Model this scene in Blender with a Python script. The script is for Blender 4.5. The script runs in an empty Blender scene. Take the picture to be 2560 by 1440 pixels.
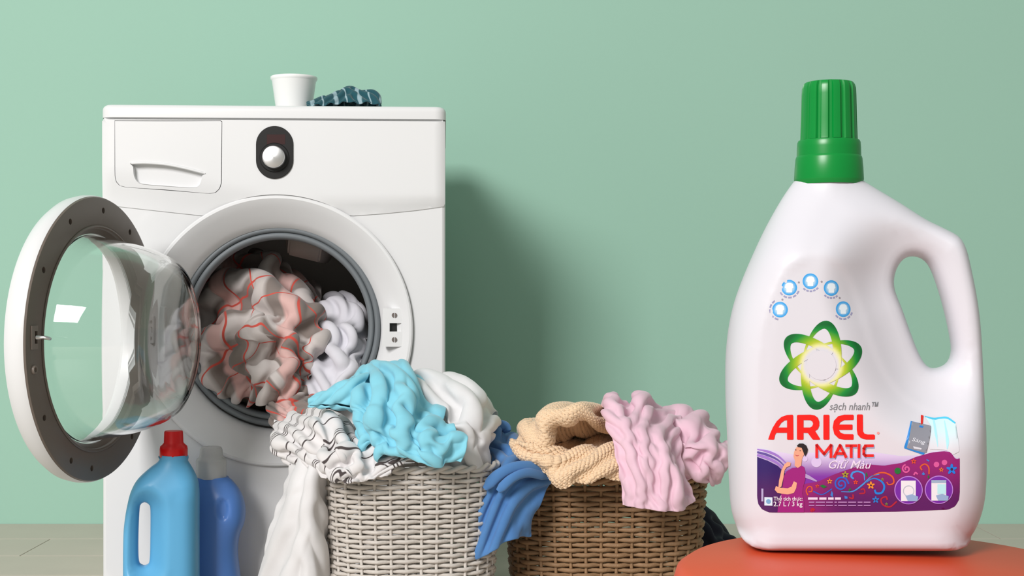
import bpy, bmesh, math
import numpy as np
from mathutils import Vector, Matrix
from mathutils.geometry import delaunay_2d_cdt, tessellate_polygon

# ------------------------------------------------------------------ camera, light, exposure
scene = bpy.context.scene
C = scene.collection
F = 3360.0                       # focal length in pixels of the 2560x1440 frame
EYE = 0.53
cam_d = bpy.data.cameras.new('camera'); cam = bpy.data.objects.new('camera', cam_d); C.objects.link(cam)
cam.location = (0, 0, EYE); cam.rotation_euler = (math.pi / 2, 0, 0)
cam_d.sensor_width = 36.0; cam_d.lens = 36.0 * F / 2560.0
cam_d.clip_start = 0.02
scene.camera = cam

world = bpy.data.worlds.new('room_light'); scene.world = world; world.use_nodes = True
bg = world.node_tree.nodes['Background']
bg.inputs['Color'].default_value = (0.97, 1.0, 0.93, 1)
bg.inputs['Strength'].default_value = 0.37

def area_light(name, loc, target, size, power, color):
    d = bpy.data.lights.new(name, 'AREA'); d.shape = 'SQUARE'; d.size = size; d.energy = power; d.color = color
    o = bpy.data.objects.new(name, d); C.objects.link(o); o.location = loc
    o.rotation_euler = (Vector(target) - Vector(loc)).to_track_quat('-Z', 'Y').to_euler()
    return o
area_light('window_left_offscreen', (-2.75, -3.2, 3.55), (-0.1, 2.6, 0.6), 2.05, 430, (1.0, 0.968, 0.96))

vs = scene.view_settings
vs.view_transform = 'Standard'; vs.look = 'None'; vs.gamma = 1.0; vs.use_curve_mapping = False
vs.exposure = -0.08

# ------------------------------------------------------------------ helpers
def lin(c):
    c = c / 255.0
    return c / 12.92 if c <= 0.04045 else ((c + 0.055) / 1.055) ** 2.4
def rgb(r, g, b): return (lin(r), lin(g), lin(b), 1.0)

def wp(px, py, Y):               # a pixel of the photograph at a known distance
    return ((px - 1280) / F * Y, Y, EYE - (py - 720) / F * Y)

MATS = {}
def mat(name, col, rough=0.5, metal=0.0, bump=0.0, bscale=200.0, spec=0.5, var=0.0, vscale=6.0, sheen=0.0, coat=0.0, trans=0.0, ior=1.45, sss=0.0):
    if name in MATS: return MATS[name]
    m = bpy.data.materials.new(name); m.use_nodes = True
    nt = m.node_tree; b = nt.nodes['Principled BSDF']
    b.inputs['Base Color'].default_value = col
    b.inputs['Roughness'].default_value = rough
    b.inputs['Metallic'].default_value = metal
    b.inputs['Specular IOR Level'].default_value = spec
    b.inputs['Sheen Weight'].default_value = sheen
    b.inputs['Coat Weight'].default_value = coat
    b.inputs['Transmission Weight'].default_value = trans
    b.inputs['IOR'].default_value = ior
    if sss:
        b.inputs['Subsurface Weight'].default_value = sss
        b.inputs['Subsurface Radius'].default_value = (0.01, 0.01, 0.01)
    tc = nt.nodes.new('ShaderNodeTexCoord')
    if var:
        n = nt.nodes.new('ShaderNodeTexNoise'); n.inputs['Scale'].default_value = vscale; n.inputs['Detail'].default_value = 5
        nt.links.new(tc.outputs['Object'], n.inputs['Vector'])
        mx = nt.nodes.new('ShaderNodeMix'); mx.data_type = 'RGBA'
        mx.inputs['A'].default_value = tuple(max(0, c * (1 - var)) for c in col[:3]) + (1,)
        mx.inputs['B'].default_value = tuple(min(1, c * (1 + var)) for c in col[:3]) + (1,)
        nt.links.new(n.outputs['Fac'], mx.inputs['Factor']); nt.links.new(mx.outputs['Result'], b.inputs['Base Color'])
    if bump:
        n = nt.nodes.new('ShaderNodeTexNoise'); n.inputs['Scale'].default_value = bscale; n.inputs['Detail'].default_value = 3
        nt.links.new(tc.outputs['Object'], n.inputs['Vector'])
        bp = nt.nodes.new('ShaderNodeBump'); bp.inputs['Strength'].default_value = bump; bp.inputs['Distance'].default_value = 0.002
        nt.links.new(n.outputs['Fac'], bp.inputs['Height']); nt.links.new(bp.outputs['Normal'], b.inputs['Normal'])
    MATS[name] = m
    return m

def vcol_mat(name, rough=0.4):   # printed ink, its colour stored per vertex
    if name in MATS: return MATS[name]
    m = mat(name, (1, 1, 1, 1), rough)
    a = m.node_tree.nodes.new('ShaderNodeVertexColor'); a.layer_name = 'ink'
    m.node_tree.links.new(a.outputs['Color'], m.node_tree.nodes['Principled BSDF'].inputs['Base Color'])
    return m

def mesh_obj(name, verts, faces, material, parent=None, smooth=True, loc=None, rot=None):
    me = bpy.data.meshes.new(name)
    me.from_pydata([tuple(map(float, v)) for v in verts], [], [tuple(f) for f in faces])
    me.update()
    if smooth: me.polygons.foreach_set('use_smooth', [True] * len(me.polygons))
    if material: me.materials.append(material)
    return link(name, me, parent, loc, rot)

def link(name, me, parent=None, loc=None, rot=None):
    o = bpy.data.objects.new(name, me); C.objects.link(o)
    if parent: o.parent = parent
    if loc is not None: o.location = loc
    if rot is not None: o.rotation_euler = rot
    return o

def bm_obj(name, bm, material, parent=None, smooth=False, loc=None, rot=None, angle=None):
    bmesh.ops.recalc_face_normals(bm, faces=bm.faces)
    me = bpy.data.meshes.new(name); bm.to_mesh(me); bm.free()
    if smooth: me.polygons.foreach_set('use_smooth', [True] * len(me.polygons))
    if material: me.materials.append(material)
    o = link(name, me, parent, loc, rot)
    if angle: me.set_sharp_from_angle(angle=math.radians(angle))
    return o

def tag(o, label, cat, group=None, kind=None):
    o['label'] = label; o['category'] = cat
    if group: o['group'] = group
    if kind: o['kind'] = kind
    return o
def structure(o, label, cat):
    o['kind'] = 'structure'; o['label'] = label; o['category'] = cat; return o

def empty(name, loc, rz=0.0):
    o = bpy.data.objects.new(name, None); C.objects.link(o)
    o.location = loc; o.rotation_euler = (0, 0, rz); o.empty_display_size = 0.05
    return o

def box_bm(x0, x1, y0, y1, z0, z1, bev=0.0, seg=3):
    bm = bmesh.new()
    bmesh.ops.create_cube(bm, size=1.0)
    for v in bm.verts:
        v.co = Vector(((x0 + x1) / 2 + v.co.x * (x1 - x0), (y0 + y1) / 2 + v.co.y * (y1 - y0), (z0 + z1) / 2 + v.co.z * (z1 - z0)))
    if bev: bmesh.ops.bevel(bm, geom=bm.edges[:], offset=bev, segments=seg, profile=0.5, affect='EDGES')
    return bm

def revolve(profile, n=48, axis='z', closed=False, c=(0, 0, 0)):
    """profile: list of (radius, height). axis 'z' up or 'y' depth."""
    V, Fc = [], []
    for i in range(n):
        a = 2 * math.pi * i / n
        for r, h in profile:
            if axis == 'z': V.append((c[0] + r * math.cos(a), c[1] + r * math.sin(a), c[2] + h))
            else: V.append((c[0] + r * math.cos(a), c[1] + h, c[2] + r * math.sin(a)))
    m = len(profile)
    for i in range(n):
        j = (i + 1) % n
        for k in range(m if closed else m - 1):
            l = (k + 1) % m
            Fc.append((i * m + k, j * m + k, j * m + l, i * m + l))
    return V, Fc
def rev_obj(name, profile, material, parent=None, n=48, axis='z', closed=False, c=(0, 0, 0), smooth=True, angle=35):
    V, Fc = revolve(profile, n, axis, closed, c)
    bm = bmesh.new()
    vs_ = [bm.verts.new(v) for v in V]
    for f in Fc:
        try: bm.faces.new([vs_[i] for i in f])
        except ValueError: pass
    bmesh.ops.remove_doubles(bm, verts=bm.verts, dist=1e-6)
    return bm_obj(name, bm, material, parent, smooth, angle=angle)

def tube_data(path, rad, sides=8, closed=False, flat=1.0):
    P = np.array(path, float); n = len(P)
    rad = np.broadcast_to(np.array(rad, float), (n,))
    if closed: T = np.roll(P, -1, 0) - np.roll(P, 1, 0)
    else: T = np.gradient(P, axis=0)
    T /= np.linalg.norm(T, axis=1)[:, None] + 1e-12
    up = np.array([0, 0, 1.0])
    V, Fc = [], []
    for i in range(n):
        s = np.cross(T[i], up)
        if np.linalg.norm(s) < 1e-3: s = np.cross(T[i], [1.0, 0, 0])
        s /= np.linalg.norm(s); u = np.cross(s, T[i])
        for k in range(sides):
            a = 2 * math.pi * k / sides
            V.append(P[i] + rad[i] * (math.cos(a) * s * flat + math.sin(a) * u))
    for i in range(n if closed else n - 1):
        j = (i + 1) % n
        for k in range(sides):
            l = (k + 1) % sides
            Fc.append((i * sides + k, j * sides + k, j * sides + l, i * sides + l))
    if not closed:
        Fc.append(tuple(range(sides - 1, -1, -1))); Fc.append(tuple((n - 1) * sides + k for k in range(sides)))
    return V, Fc
def tube(name, path, rad, material, parent=None, sides=8, closed=False, flat=1.0):
    V, Fc = tube_data(path, rad, sides, closed, flat)
    return mesh_obj(name, V, Fc, material, parent)

def catmull(P, n, closed=False):
    P = np.array(P, float); m = len(P)
    out = []
    t = np.linspace(0, m if closed else m - 1, n, endpoint=not closed)
    for s in t:
        i = int(math.floor(s))
        if not closed: i = min(i, m - 2)
        f = s - i
        g = (lambda k: P[k % m]) if closed else (lambda k: P[k] if 0 <= k < m else (2 * P[0] - P[1] if k < 0 else 2 * P[-1] - P[-2]))
        a, b, c, d = g(i - 1), g(i), g(i + 1), g(i + 2)
        out.append(0.5 * (2 * b + (c - a) * f + (2 * a - 5 * b + 4 * c - d) * f * f + (3 * b - a - 3 * c + d) * f ** 3))
    return np.array(out)

def resample(P, step, closed=True):
    P = np.array(P, float)
    Q = np.vstack([P, P[:1]]) if closed else P
    L = np.r_[0, np.cumsum(np.linalg.norm(np.diff(Q, axis=0), axis=1))]
    n = max(3, int(round(L[-1] / step)))
    s = np.linspace(0, L[-1], n, endpoint=not closed)
    return np.c_[np.interp(s, L, Q[:, 0]), np.interp(s, L, Q[:, 1])]

def seg_dist(pts, poly, w=None, closed=True):
    A = np.array(poly, float); B = np.roll(A, -1, 0)
    if not closed: A, B = A[:-1], B[:-1]
    D = B - A; L2 = (D ** 2).sum(1) + 1e-18
    best = np.full(len(pts), 1e9)
    for k in range(len(A)):
        t = np.clip(((pts - A[k]) @ D[k]) / L2[k], 0, 1)
        d = np.linalg.norm(pts - (A[k] + t[:, None] * D[k]), axis=1) * (1 if w is None else w[k])
        best = np.minimum(best, d)
    return best

def inside(pts, poly):
    x, y = pts[:, 0], pts[:, 1]; r = np.zeros(len(pts), bool)
    A = np.array(poly); B = np.roll(A, -1, 0)
    for (x0, y0), (x1, y1) in zip(A, B):
        if y0 == y1: continue
        c = ((y0 > y) != (y1 > y)) & (x < (x1 - x0) * (y - y0) / (y1 - y0) + x0)
        r ^= c
    return r

def fill(outer, holes=(), inner=None, lines=()):
    """constrained triangulation of an outline with holes, extra points and crease lines"""
    pts, edges = [], []
    for loop in [outer] + list(holes):
        b = len(pts); n = len(loop)
        pts += [tuple(p) for p in loop]; edges += [(b + i, b + (i + 1) % n) for i in range(n)]
    for ln in lines:
        b = len(pts); pts += [tuple(p) for p in ln]; edges += [(b + i, b + i + 1) for i in range(len(ln) - 1)]
    if inner is not None: pts += [tuple(p) for p in inner]
    r = delaunay_2d_cdt([Vector((float(p[0]), float(p[1]))) for p in pts], edges, [], 0, 1e-7)
    V = np.array([(v.x, v.y) for v in r[0]]); T = np.array([tuple(f) for f in r[2] if len(f) == 3])
    cen = V[T].mean(1)
    ok = inside(cen, outer)
    for h in holes: ok &= ~inside(cen, h)
    return V, T[ok]

def smooth01(x): x = np.clip(x, 0, 1); return x * x * (3 - 2 * x)

# ------------------------------------------------------------------ cloth: a small position-based solver, so that folds are real geometry
def upsample(net, nu, nv):
    rows = [catmull(r, nv) for r in net]
    rows = np.array(rows)                                  # R x nv x 3
    return np.stack([catmull(rows[:, j], nu) for j in range(nv)], 1)

def boxblur(a, k):
    if k < 1: return a
    for ax in (0, 1):
        p = np.concatenate([np.repeat(np.take(a, [0], ax), k, ax), a, np.repeat(np.take(a, [-1], ax), k, ax)], ax)
        c = np.cumsum(p, ax); z = np.zeros_like(np.take(c, [0], ax)); c = np.concatenate([z, c], ax)
        n = a.shape[ax]
        a = (np.take(c, range(2 * k + 1, 2 * k + 1 + n), ax) - np.take(c, range(0, n), ax)) / (2 * k + 1)
    return a

def grid_normals(X):
    n = np.cross(np.gradient(X, axis=0), np.gradient(X, axis=1))
    return n / (np.linalg.norm(n, axis=2, keepdims=True) + 1e-12)

def smooth_noise(nu, nv, cu, cv, rng):
    """random field with cu x cv cells, interpolated smoothly"""
    g = rng.normal(size=(cu + 3, cv + 3))
    a = catmull(g, nu); return catmull(a.T, nv).T
def add_pleats(X, n, amp, warp, seed, along=0):
    """long continuous folds running down (along=0) or across (1) the cloth, wandering, merging and of unequal depth"""
    nu, nv = X.shape[:2]; rng = np.random.default_rng(seed)
    u, v = np.meshgrid(np.linspace(0, 1, nu), np.linspace(0, 1, nv), indexing='ij')
    if along: u, v = v, u
    w = smooth_noise(nu, nv, 2, 2, rng) if not along else smooth_noise(nv, nu, 2, 2, rng).T
    ph = n * v + warp * w
    k = np.floor(ph).astype(int); f = ph - k
    hs = rng.uniform(.35, 1.25, 64); sk = rng.uniform(.3, .7, 64)
    c = sk[k % 64]; t = np.where(f < c, f / c, (1 - f) / (1 - c))             # skewed crest between two valleys
    h = np.sin(t * math.pi / 2) ** 1.3
    A = .65 + .45 * np.clip(smooth_noise(nu, nv, 3, 3, rng), -1.2, 1.2)
    hh = np.where(True, hs[k % 64] * h, 0)
    nrm = grid_normals(boxblur(X, 4)); cpt = np.array([0, 0, EYE])
    nrm = nrm * np.sign(((cpt - X) * nrm).sum(2).mean())
    return X + nrm * ((hh - .35) * A * amp)[:, :, None]
def add_folds(X, folds, sym=False, scale=1.0):
    """raise crests and sink creases along lines given in photograph pixels; amp in metres, width in pixels"""
    nu, nv = X.shape[:2]
    n = grid_normals(boxblur(X, 4)); c = np.array([0, 0, EYE])
    n = n * np.sign(((c - X) * n).sum(2, keepdims=True).mean()) 
    px = np.stack([1280 + X[:, :, 0] / X[:, :, 1] * F, 720 - (X[:, :, 2] - EYE) / X[:, :, 1] * F], 2).reshape(-1, 2)
    h = np.zeros(nu * nv)
    for line, amp, w in folds:
        L = catmull(line, 16) if len(line) > 2 else np.array([np.array(line[0]) * (1 - t) + np.array(line[1]) * t for t in np.linspace(0, 1, 6)])
        m = len(L) - 1; best = np.full(len(px), 1e9); val = np.zeros(len(px))
        for k in range(m):
            a, b = L[k], L[k + 1]; D = b - a; t = np.clip(((px - a) @ D) / (D @ D + 1e-9), 0, 1)
            o = px - (a + t[:, None] * D); d = np.linalg.norm(o, axis=1)
            nrm = np.array([-D[1], D[0]]) / (np.linalg.norm(D) + 1e-9)
            if nrm @ np.array([.62, .78]) < 0: nrm = -nrm                    # the side that falls away steeply
            side = np.clip((o @ nrm) / (w * .5), -1, 1)
            if amp < 0: side = -side
            ww = w * np.where(side > 0, 1 - .5 * side, 1 - .7 * side) if not sym else w
            along = (k + t) / m; fade = smooth01(np.minimum(along, 1 - along) / .22 + .15)
            v = np.exp(-np.abs(d / ww) ** (1.35 if sym else 1.15)) * (1 if sym else fade)
            c_ = d < best; val = np.where(c_, v, val); best = np.where(c_, d, best)
        h += amp * scale * val
    facing = np.clip(((c - X) / np.linalg.norm(c - X, axis=2, keepdims=True) * n).sum(2, keepdims=True) * 3, 0, 1)
    return X + n * h.reshape(nu, nv, 1) * facing

def cloth_sim(net, nu, nv, gu=1.2, gv=1.2, bend=0.25, steps=60, iters=10, grav=0.0006, hold=0.25, blur=9, seed=1, amp=0.004, colliders=(), far=4, folds=(), patchy=.6, pleats=(), sym=False, scale=1.0):
    X0 = upsample(net, nu, nv)
    for q in pleats: X0 = add_pleats(X0, *q)
    if len(folds): X0 = add_folds(X0, folds, sym, scale)
    X = X0.copy()
    rng = np.random.default_rng(seed)
    noise = boxblur(rng.normal(size=(nu, nv, 1)), 2); noise /= np.abs(noise).max() + 1e-9
    noise2 = boxblur(rng.normal(size=(nu, nv, 1)), 6); noise2 /= np.abs(noise2).max() + 1e-9
    X = X + grid_normals(X0) * (noise * amp * 0.6 + noise2 * amp * 2)
    def ln(a, b): return np.linalg.norm(X0[a] - X0[b], axis=-1)
    S = slice
    con = []
    Lu = np.linalg.norm(np.diff(X0, axis=0), axis=2) * gu; Lv = np.linalg.norm(np.diff(X0, axis=1), axis=2) * gv
    fld = boxblur(boxblur(rng.normal(size=(nu, nv, 2)), 9), 9); fld /= np.abs(fld).max() + 1e-9      # some places bunch more than others
    Lu = Lu * (1 + (gu - 1) / gu * patchy * fld[:-1, :, 0]); Lv = Lv * (1 + (gv - 1) / gv * patchy * fld[:, :-1, 1])
    Lu = boxblur(Lu[:, :, None], 2)[:, :, 0]; Lv = boxblur(Lv[:, :, None], 2)[:, :, 0]
    for o in (0, 1):
        con.append(((S(o, nu - 1, 2), S(None)), (S(o + 1, nu, 2), S(None)), Lu[o::2], 1.0))
        con.append(((S(None), S(o, nv - 1, 2)), (S(None), S(o + 1, nv, 2)), Lv[:, o::2], 1.0))
    lu = 0.5 * (Lu[:, :-1] + Lu[:, 1:]); lv = 0.5 * (Lv[:-1] + Lv[1:]); dg = np.sqrt(lu ** 2 + lv ** 2)
    for o in (0, 1):
        con.append(((S(o, nu - 1, 2), S(0, nv - 1)), (S(o + 1, nu, 2), S(1, nv)), dg[o::2], 0.35))
        con.append(((S(o, nu - 1, 2), S(1, nv)), (S(o + 1, nu, 2), S(0, nv - 1)), dg[o::2], 0.35))
    for st, w in ((2, bend), (far, bend * 0.6)):
        cu = np.cumsum(np.concatenate([np.zeros((1, nv)), Lu]), 0); cv = np.cumsum(np.concatenate([np.zeros((nu, 1)), Lv], 1), 1)
        for o in range(0, 2 * st):
            a = np.arange(o, nu - st, 2 * st)
            if len(a): con.append(((a, S(None)), (a + st, S(None)), cu[a + st] - cu[a], w))
            a = np.arange(o, nv - st, 2 * st)
            if len(a): con.append(((S(None), a), (S(None), a + st), cv[:, a + st] - cv[:, a], w))
    V = np.zeros_like(X)
    for s in range(steps):
        V *= 0.85
        V[:, :, 2] -= grav
        P = X + V
        for it in range(iters):
            for A, B, L, w in con:
                d = P[B] - P[A]; l = np.linalg.norm(d, axis=2, keepdims=True) + 1e-9
                c = 0.5 * w * (l - L[:, :, None]) / l * d
                P[A] += c; P[B] -= c
        D = boxblur(P - X0, blur)
        P -= hold * D
        for kind, *q in colliders:
            if kind == 'ell':
                c, r = np.array(q[0]), np.array(q[1]); e = (P - c) / r; l = np.linalg.norm(e, axis=2, keepdims=True) + 1e-9
                P = np.where(l < 1, c + e / l * r, P)
            elif kind == 'floor': P[:, :, 2] = np.maximum(P[:, :, 2], q[0])
            elif kind == 'front': P[:, :, 1] = np.minimum(P[:, :, 1], q[0])
        V = (P - X) * 0.9; m = np.linalg.norm(V, axis=2, keepdims=True); V = np.where(m > 0.006, V / (m + 1e-9) * 0.006, V)
        X = P
    X = X * 0.6 + boxblur(X, 1) * 0.4
    U = np.concatenate([np.zeros((1, nv)), np.cumsum(Lu, 0)]); W = np.concatenate([np.zeros((nu, 1)), np.cumsum(Lv, 1)], 1)
    return X, np.stack([W, U], 2)

def cloth_mesh(name, X, UV, material, parent=None, thick=0.0025, sub=1, bottom=False):
    nu, nv = X.shape[:2]
    V = X.reshape(-1, 3)
    idx = np.arange(nu * nv).reshape(nu, nv)
    q = np.stack([idx[:-1, :-1], idx[:-1, 1:], idx[1:, 1:], idx[1:, :-1]], -1).reshape(-1, 4)
    org = V.mean(0)
    if parent is not None and parent.type == 'EMPTY': org = np.array(parent.location)
    o = mesh_obj(name, V - org, q.tolist(), material, parent)
    if parent is None: o.location = org
    uvl = o.data.uv_layers.new(name='UVMap')
    uv = UV.reshape(-1, 2)[np.array([l.vertex_index for l in o.data.loops])]
    uvl.data.foreach_set('uv', uv.astype(np.float32).ravel())
    if thick:
        m = o.modifiers.new('thickness', 'SOLIDIFY'); m.thickness = thick; m.offset = 0
    if sub:
        m = o.modifiers.new('smooth', 'SUBSURF'); m.levels = sub; m.render_levels = sub
    return o

def fabric_mat(name, col, col2=None, rough=0.9, weave=900.0, bump=0.12, sheen=0.25, var=0.05, trans=0.0):
    if name in MATS: return MATS[name]
    m = mat(name, col, rough, sheen=sheen, spec=0.2)
    nt = m.node_tree; b = nt.nodes['Principled BSDF']
    tc = nt.nodes.new('ShaderNodeTexCoord')
    n = nt.nodes.new('ShaderNodeTexNoise'); n.inputs['Scale'].default_value = weave; n.inputs['Detail'].default_value = 2
    nt.links.new(tc.outputs['UV'], n.inputs['Vector'])
    n2 = nt.nodes.new('ShaderNodeTexNoise'); n2.inputs['Scale'].default_value = 25; nt.links.new(tc.outputs['UV'], n2.inputs['Vector'])
    mx = nt.nodes.new('ShaderNodeMix'); mx.data_type = 'RGBA'
    mx.inputs['A'].default_value = tuple(c * (1 - var) for c in col[:3]) + (1,)
    mx.inputs['B'].default_value = (tuple(min(1, c * (1 + var)) for c in col[:3]) + (1,)) if col2 is None else col2
    nt.links.new(n2.outputs['Fac'], mx.inputs['Factor'])
    nt.links.new(mx.outputs['Result'], b.inputs['Base Color'])
    bp = nt.nodes.new('ShaderNodeBump'); bp.inputs['Strength'].default_value = bump; bp.inputs['Distance'].default_value = 0.001
    nt.links.new(n.outputs['Fac'], bp.inputs['Height']); nt.links.new(bp.outputs['Normal'], b.inputs['Normal'])
    if trans:
        t = nt.nodes.new('ShaderNodeBsdfTranslucent'); ms = nt.nodes.new('ShaderNodeMixShader'); ms.inputs[0].default_value = trans
        nt.links.new(mx.outputs['Result'], t.inputs['Color'])
        nt.links.new(b.outputs[0], ms.inputs[1]); nt.links.new(t.outputs[0], ms.inputs[2])
        nt.links.new(ms.outputs[0], nt.nodes['Material Output'].inputs[0])
    return m

def line_pattern(nt, coord, axis, period, lines):
    """1 on the woven lines of a cloth; lines: (offset, half width) in metres within one period"""
    sep = nt.nodes.new('ShaderNodeSeparateXYZ'); nt.links.new(coord, sep.inputs[0])
    md = nt.nodes.new('ShaderNodeMath'); md.operation = 'FLOORED_MODULO'; md.inputs[1].default_value = period
    nt.links.new(sep.outputs[axis], md.inputs[0])
    acc = None
    for off, hw in lines:
        s = nt.nodes.new('ShaderNodeMath'); s.operation = 'SUBTRACT'; s.inputs[1].default_value = off; nt.links.new(md.outputs[0], s.inputs[0])
        a = nt.nodes.new('ShaderNodeMath'); a.operation = 'ABSOLUTE'; nt.links.new(s.outputs[0], a.inputs[0])
        r = nt.nodes.new('ShaderNodeMapRange'); r.inputs['From Min'].default_value = hw * 1.25; r.inputs['From Max'].default_value = hw * 0.75
        nt.links.new(a.outputs[0], r.inputs['Value'])
        if acc is None: acc = r.outputs[0]
        else:
            mx = nt.nodes.new('ShaderNodeMath'); mx.operation = 'MAXIMUM'; nt.links.new(acc, mx.inputs[0]); nt.links.new(r.outputs[0], mx.inputs[1]); acc = mx.outputs[0]
    return acc
def mix_col(nt, fac, a, b):
    m = nt.nodes.new('ShaderNodeMix'); m.data_type = 'RGBA'
    nt.links.new(fac, m.inputs['Factor'])
    for v, k in ((a, 'A'), (b, 'B')):
        if isinstance(v, tuple): m.inputs[k].default_value = v
        else: nt.links.new(v, m.inputs[k])
    return m.outputs['Result']

# ------------------------------------------------------------------ the room
WALL_Y = 3.02
m_wall = mat('mint_paint', rgb(156, 196, 178), 0.75, bump=0.05, bscale=350, spec=0.3, var=0.012, vscale=3)
m_floor = mat('pale_floor', rgb(196, 184, 172), 0.45, var=0.06, vscale=9)
structure(bm_obj('wall_back', box_bm(-3.5, 3.5, WALL_Y, WALL_Y + 0.1, 0, 2.9), m_wall), 'plain matte mint green painted wall behind the washing machine', 'wall')
def build_floor():
    o = structure(bm_obj('floor', box_bm(-3.5, 3.5, -1.6, WALL_Y, -0.06, -0.004), mat('floor_base', rgb(196, 184, 172), 0.8)), 'pale wood plank floor', 'floor')
    meshes = {}
    w, L = 0.18, 1.28
    j = 0
    y = WALL_Y - w
    rng = np.random.default_rng(4)
    while y > 0.8:
        x = -1.6 - float(rng.uniform(0, L))
        while x < 1.6:
            if 'p' not in meshes:
                b = box_bm(0.001, L - 0.001, 0.001, w - 0.001, -0.004, 0.0, 0.0006, 1)
                bmesh.ops.recalc_face_normals(b, faces=b.faces)
                me = bpy.data.meshes.new('plank'); b.to_mesh(me); b.free(); me.materials.append(m_floor); meshes['p'] = me
            link('plank', meshes['p'], o, (x, y, 0))
            x += L
        y -= w
build_floor()

# ------------------------------------------------------------------ washing machine
MA = math.radians(2.9)
ML = np.array([(256 - 1280) / F * 2.354, 2.354])
MU = np.array([math.cos(MA), math.sin(MA)]); MN = np.array([math.sin(MA), -math.cos(MA)])
MC = ML + 0.3 * MU
washer = empty('washing_machine', (MC[0], MC[1], 0), MA)
tag(washer, 'white front-loading washing machine with its round door open against the green wall', 'washing machine')
def mp(px, py, w=0.0):
    """photograph pixel -> (x, z) on the machine's front, w metres proud of it"""
    d = np.array([(px - 1280) / F, 1.0]); p0 = ML + w * MN
    t = (p0 @ MN) / (d @ MN); q = d * t - p0
    return (float(q @ MU) - 0.3, EYE - (py - 720) / F * t)
m_white = mat('white_enamel', rgb(228, 229, 230), 0.32, coat=0.15, spec=0.45)
m_plast = mat('white_plastic', rgb(229, 230, 231), 0.38, spec=0.4)
m_gap = m_plast
m_gasket = mat('grey_rubber', rgb(118, 124, 128), 0.5, spec=0.35)
m_ring = mat('taupe_door_plastic', rgb(113, 103, 95), 0.38, spec=0.4)
m_black = mat('black_gloss', rgb(38, 37, 37), 0.25, spec=0.5)
m_dark = mat('dark_hole', rgb(14, 13, 13), 0.8)
m_steel = mat('drum_steel', rgb(150, 147, 144), 0.38, metal=0.85, bump=0.05, bscale=60)
m_dial = mat('turned_metal', rgb(225, 225, 225), 0.3, metal=1.0)
m_metal = mat('brushed_metal', rgb(215, 215, 215), 0.28, metal=1.0)

HC = mp(693, 826); HR = 0.2385          # porthole dish centre and radius
top_z = mp(256, 297)[1]
def circle(c, r, n=96, a0=0.0, a1=2 * math.pi): return np.array([(c[0] + r * math.cos(a), c[1] + r * math.sin(a)) for a in np.linspace(a0, a1, n, endpoint=abs(a1 - a0) < 6.28)])

def frame_plate(name, outer, hole, y_face, y_back, material, parent):
    """a flat plate with an opening through it"""
    V, T = fill(np.array(outer, float), [np.array(hole, float)])
    bm = bmesh.new(); vv = [bm.verts.new((p[0], y_face, p[1])) for p in V]
    for t in T: bm.faces.new([vv[k] for k in t])
    for loop in (outer, hole):
        f = [bm.verts.new((p[0], y_face, p[1])) for p in loop]; b = [bm.verts.new((p[0], y_back, p[1])) for p in loop]; n = len(loop)
        for k in range(n): bm.faces.new((f[k], f[(k + 1) % n], b[(k + 1) % n], b[k]))
    bmesh.ops.remove_doubles(bm, verts=bm.verts, dist=2e-6)
    return bm_obj(name, bm, material, parent)

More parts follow.
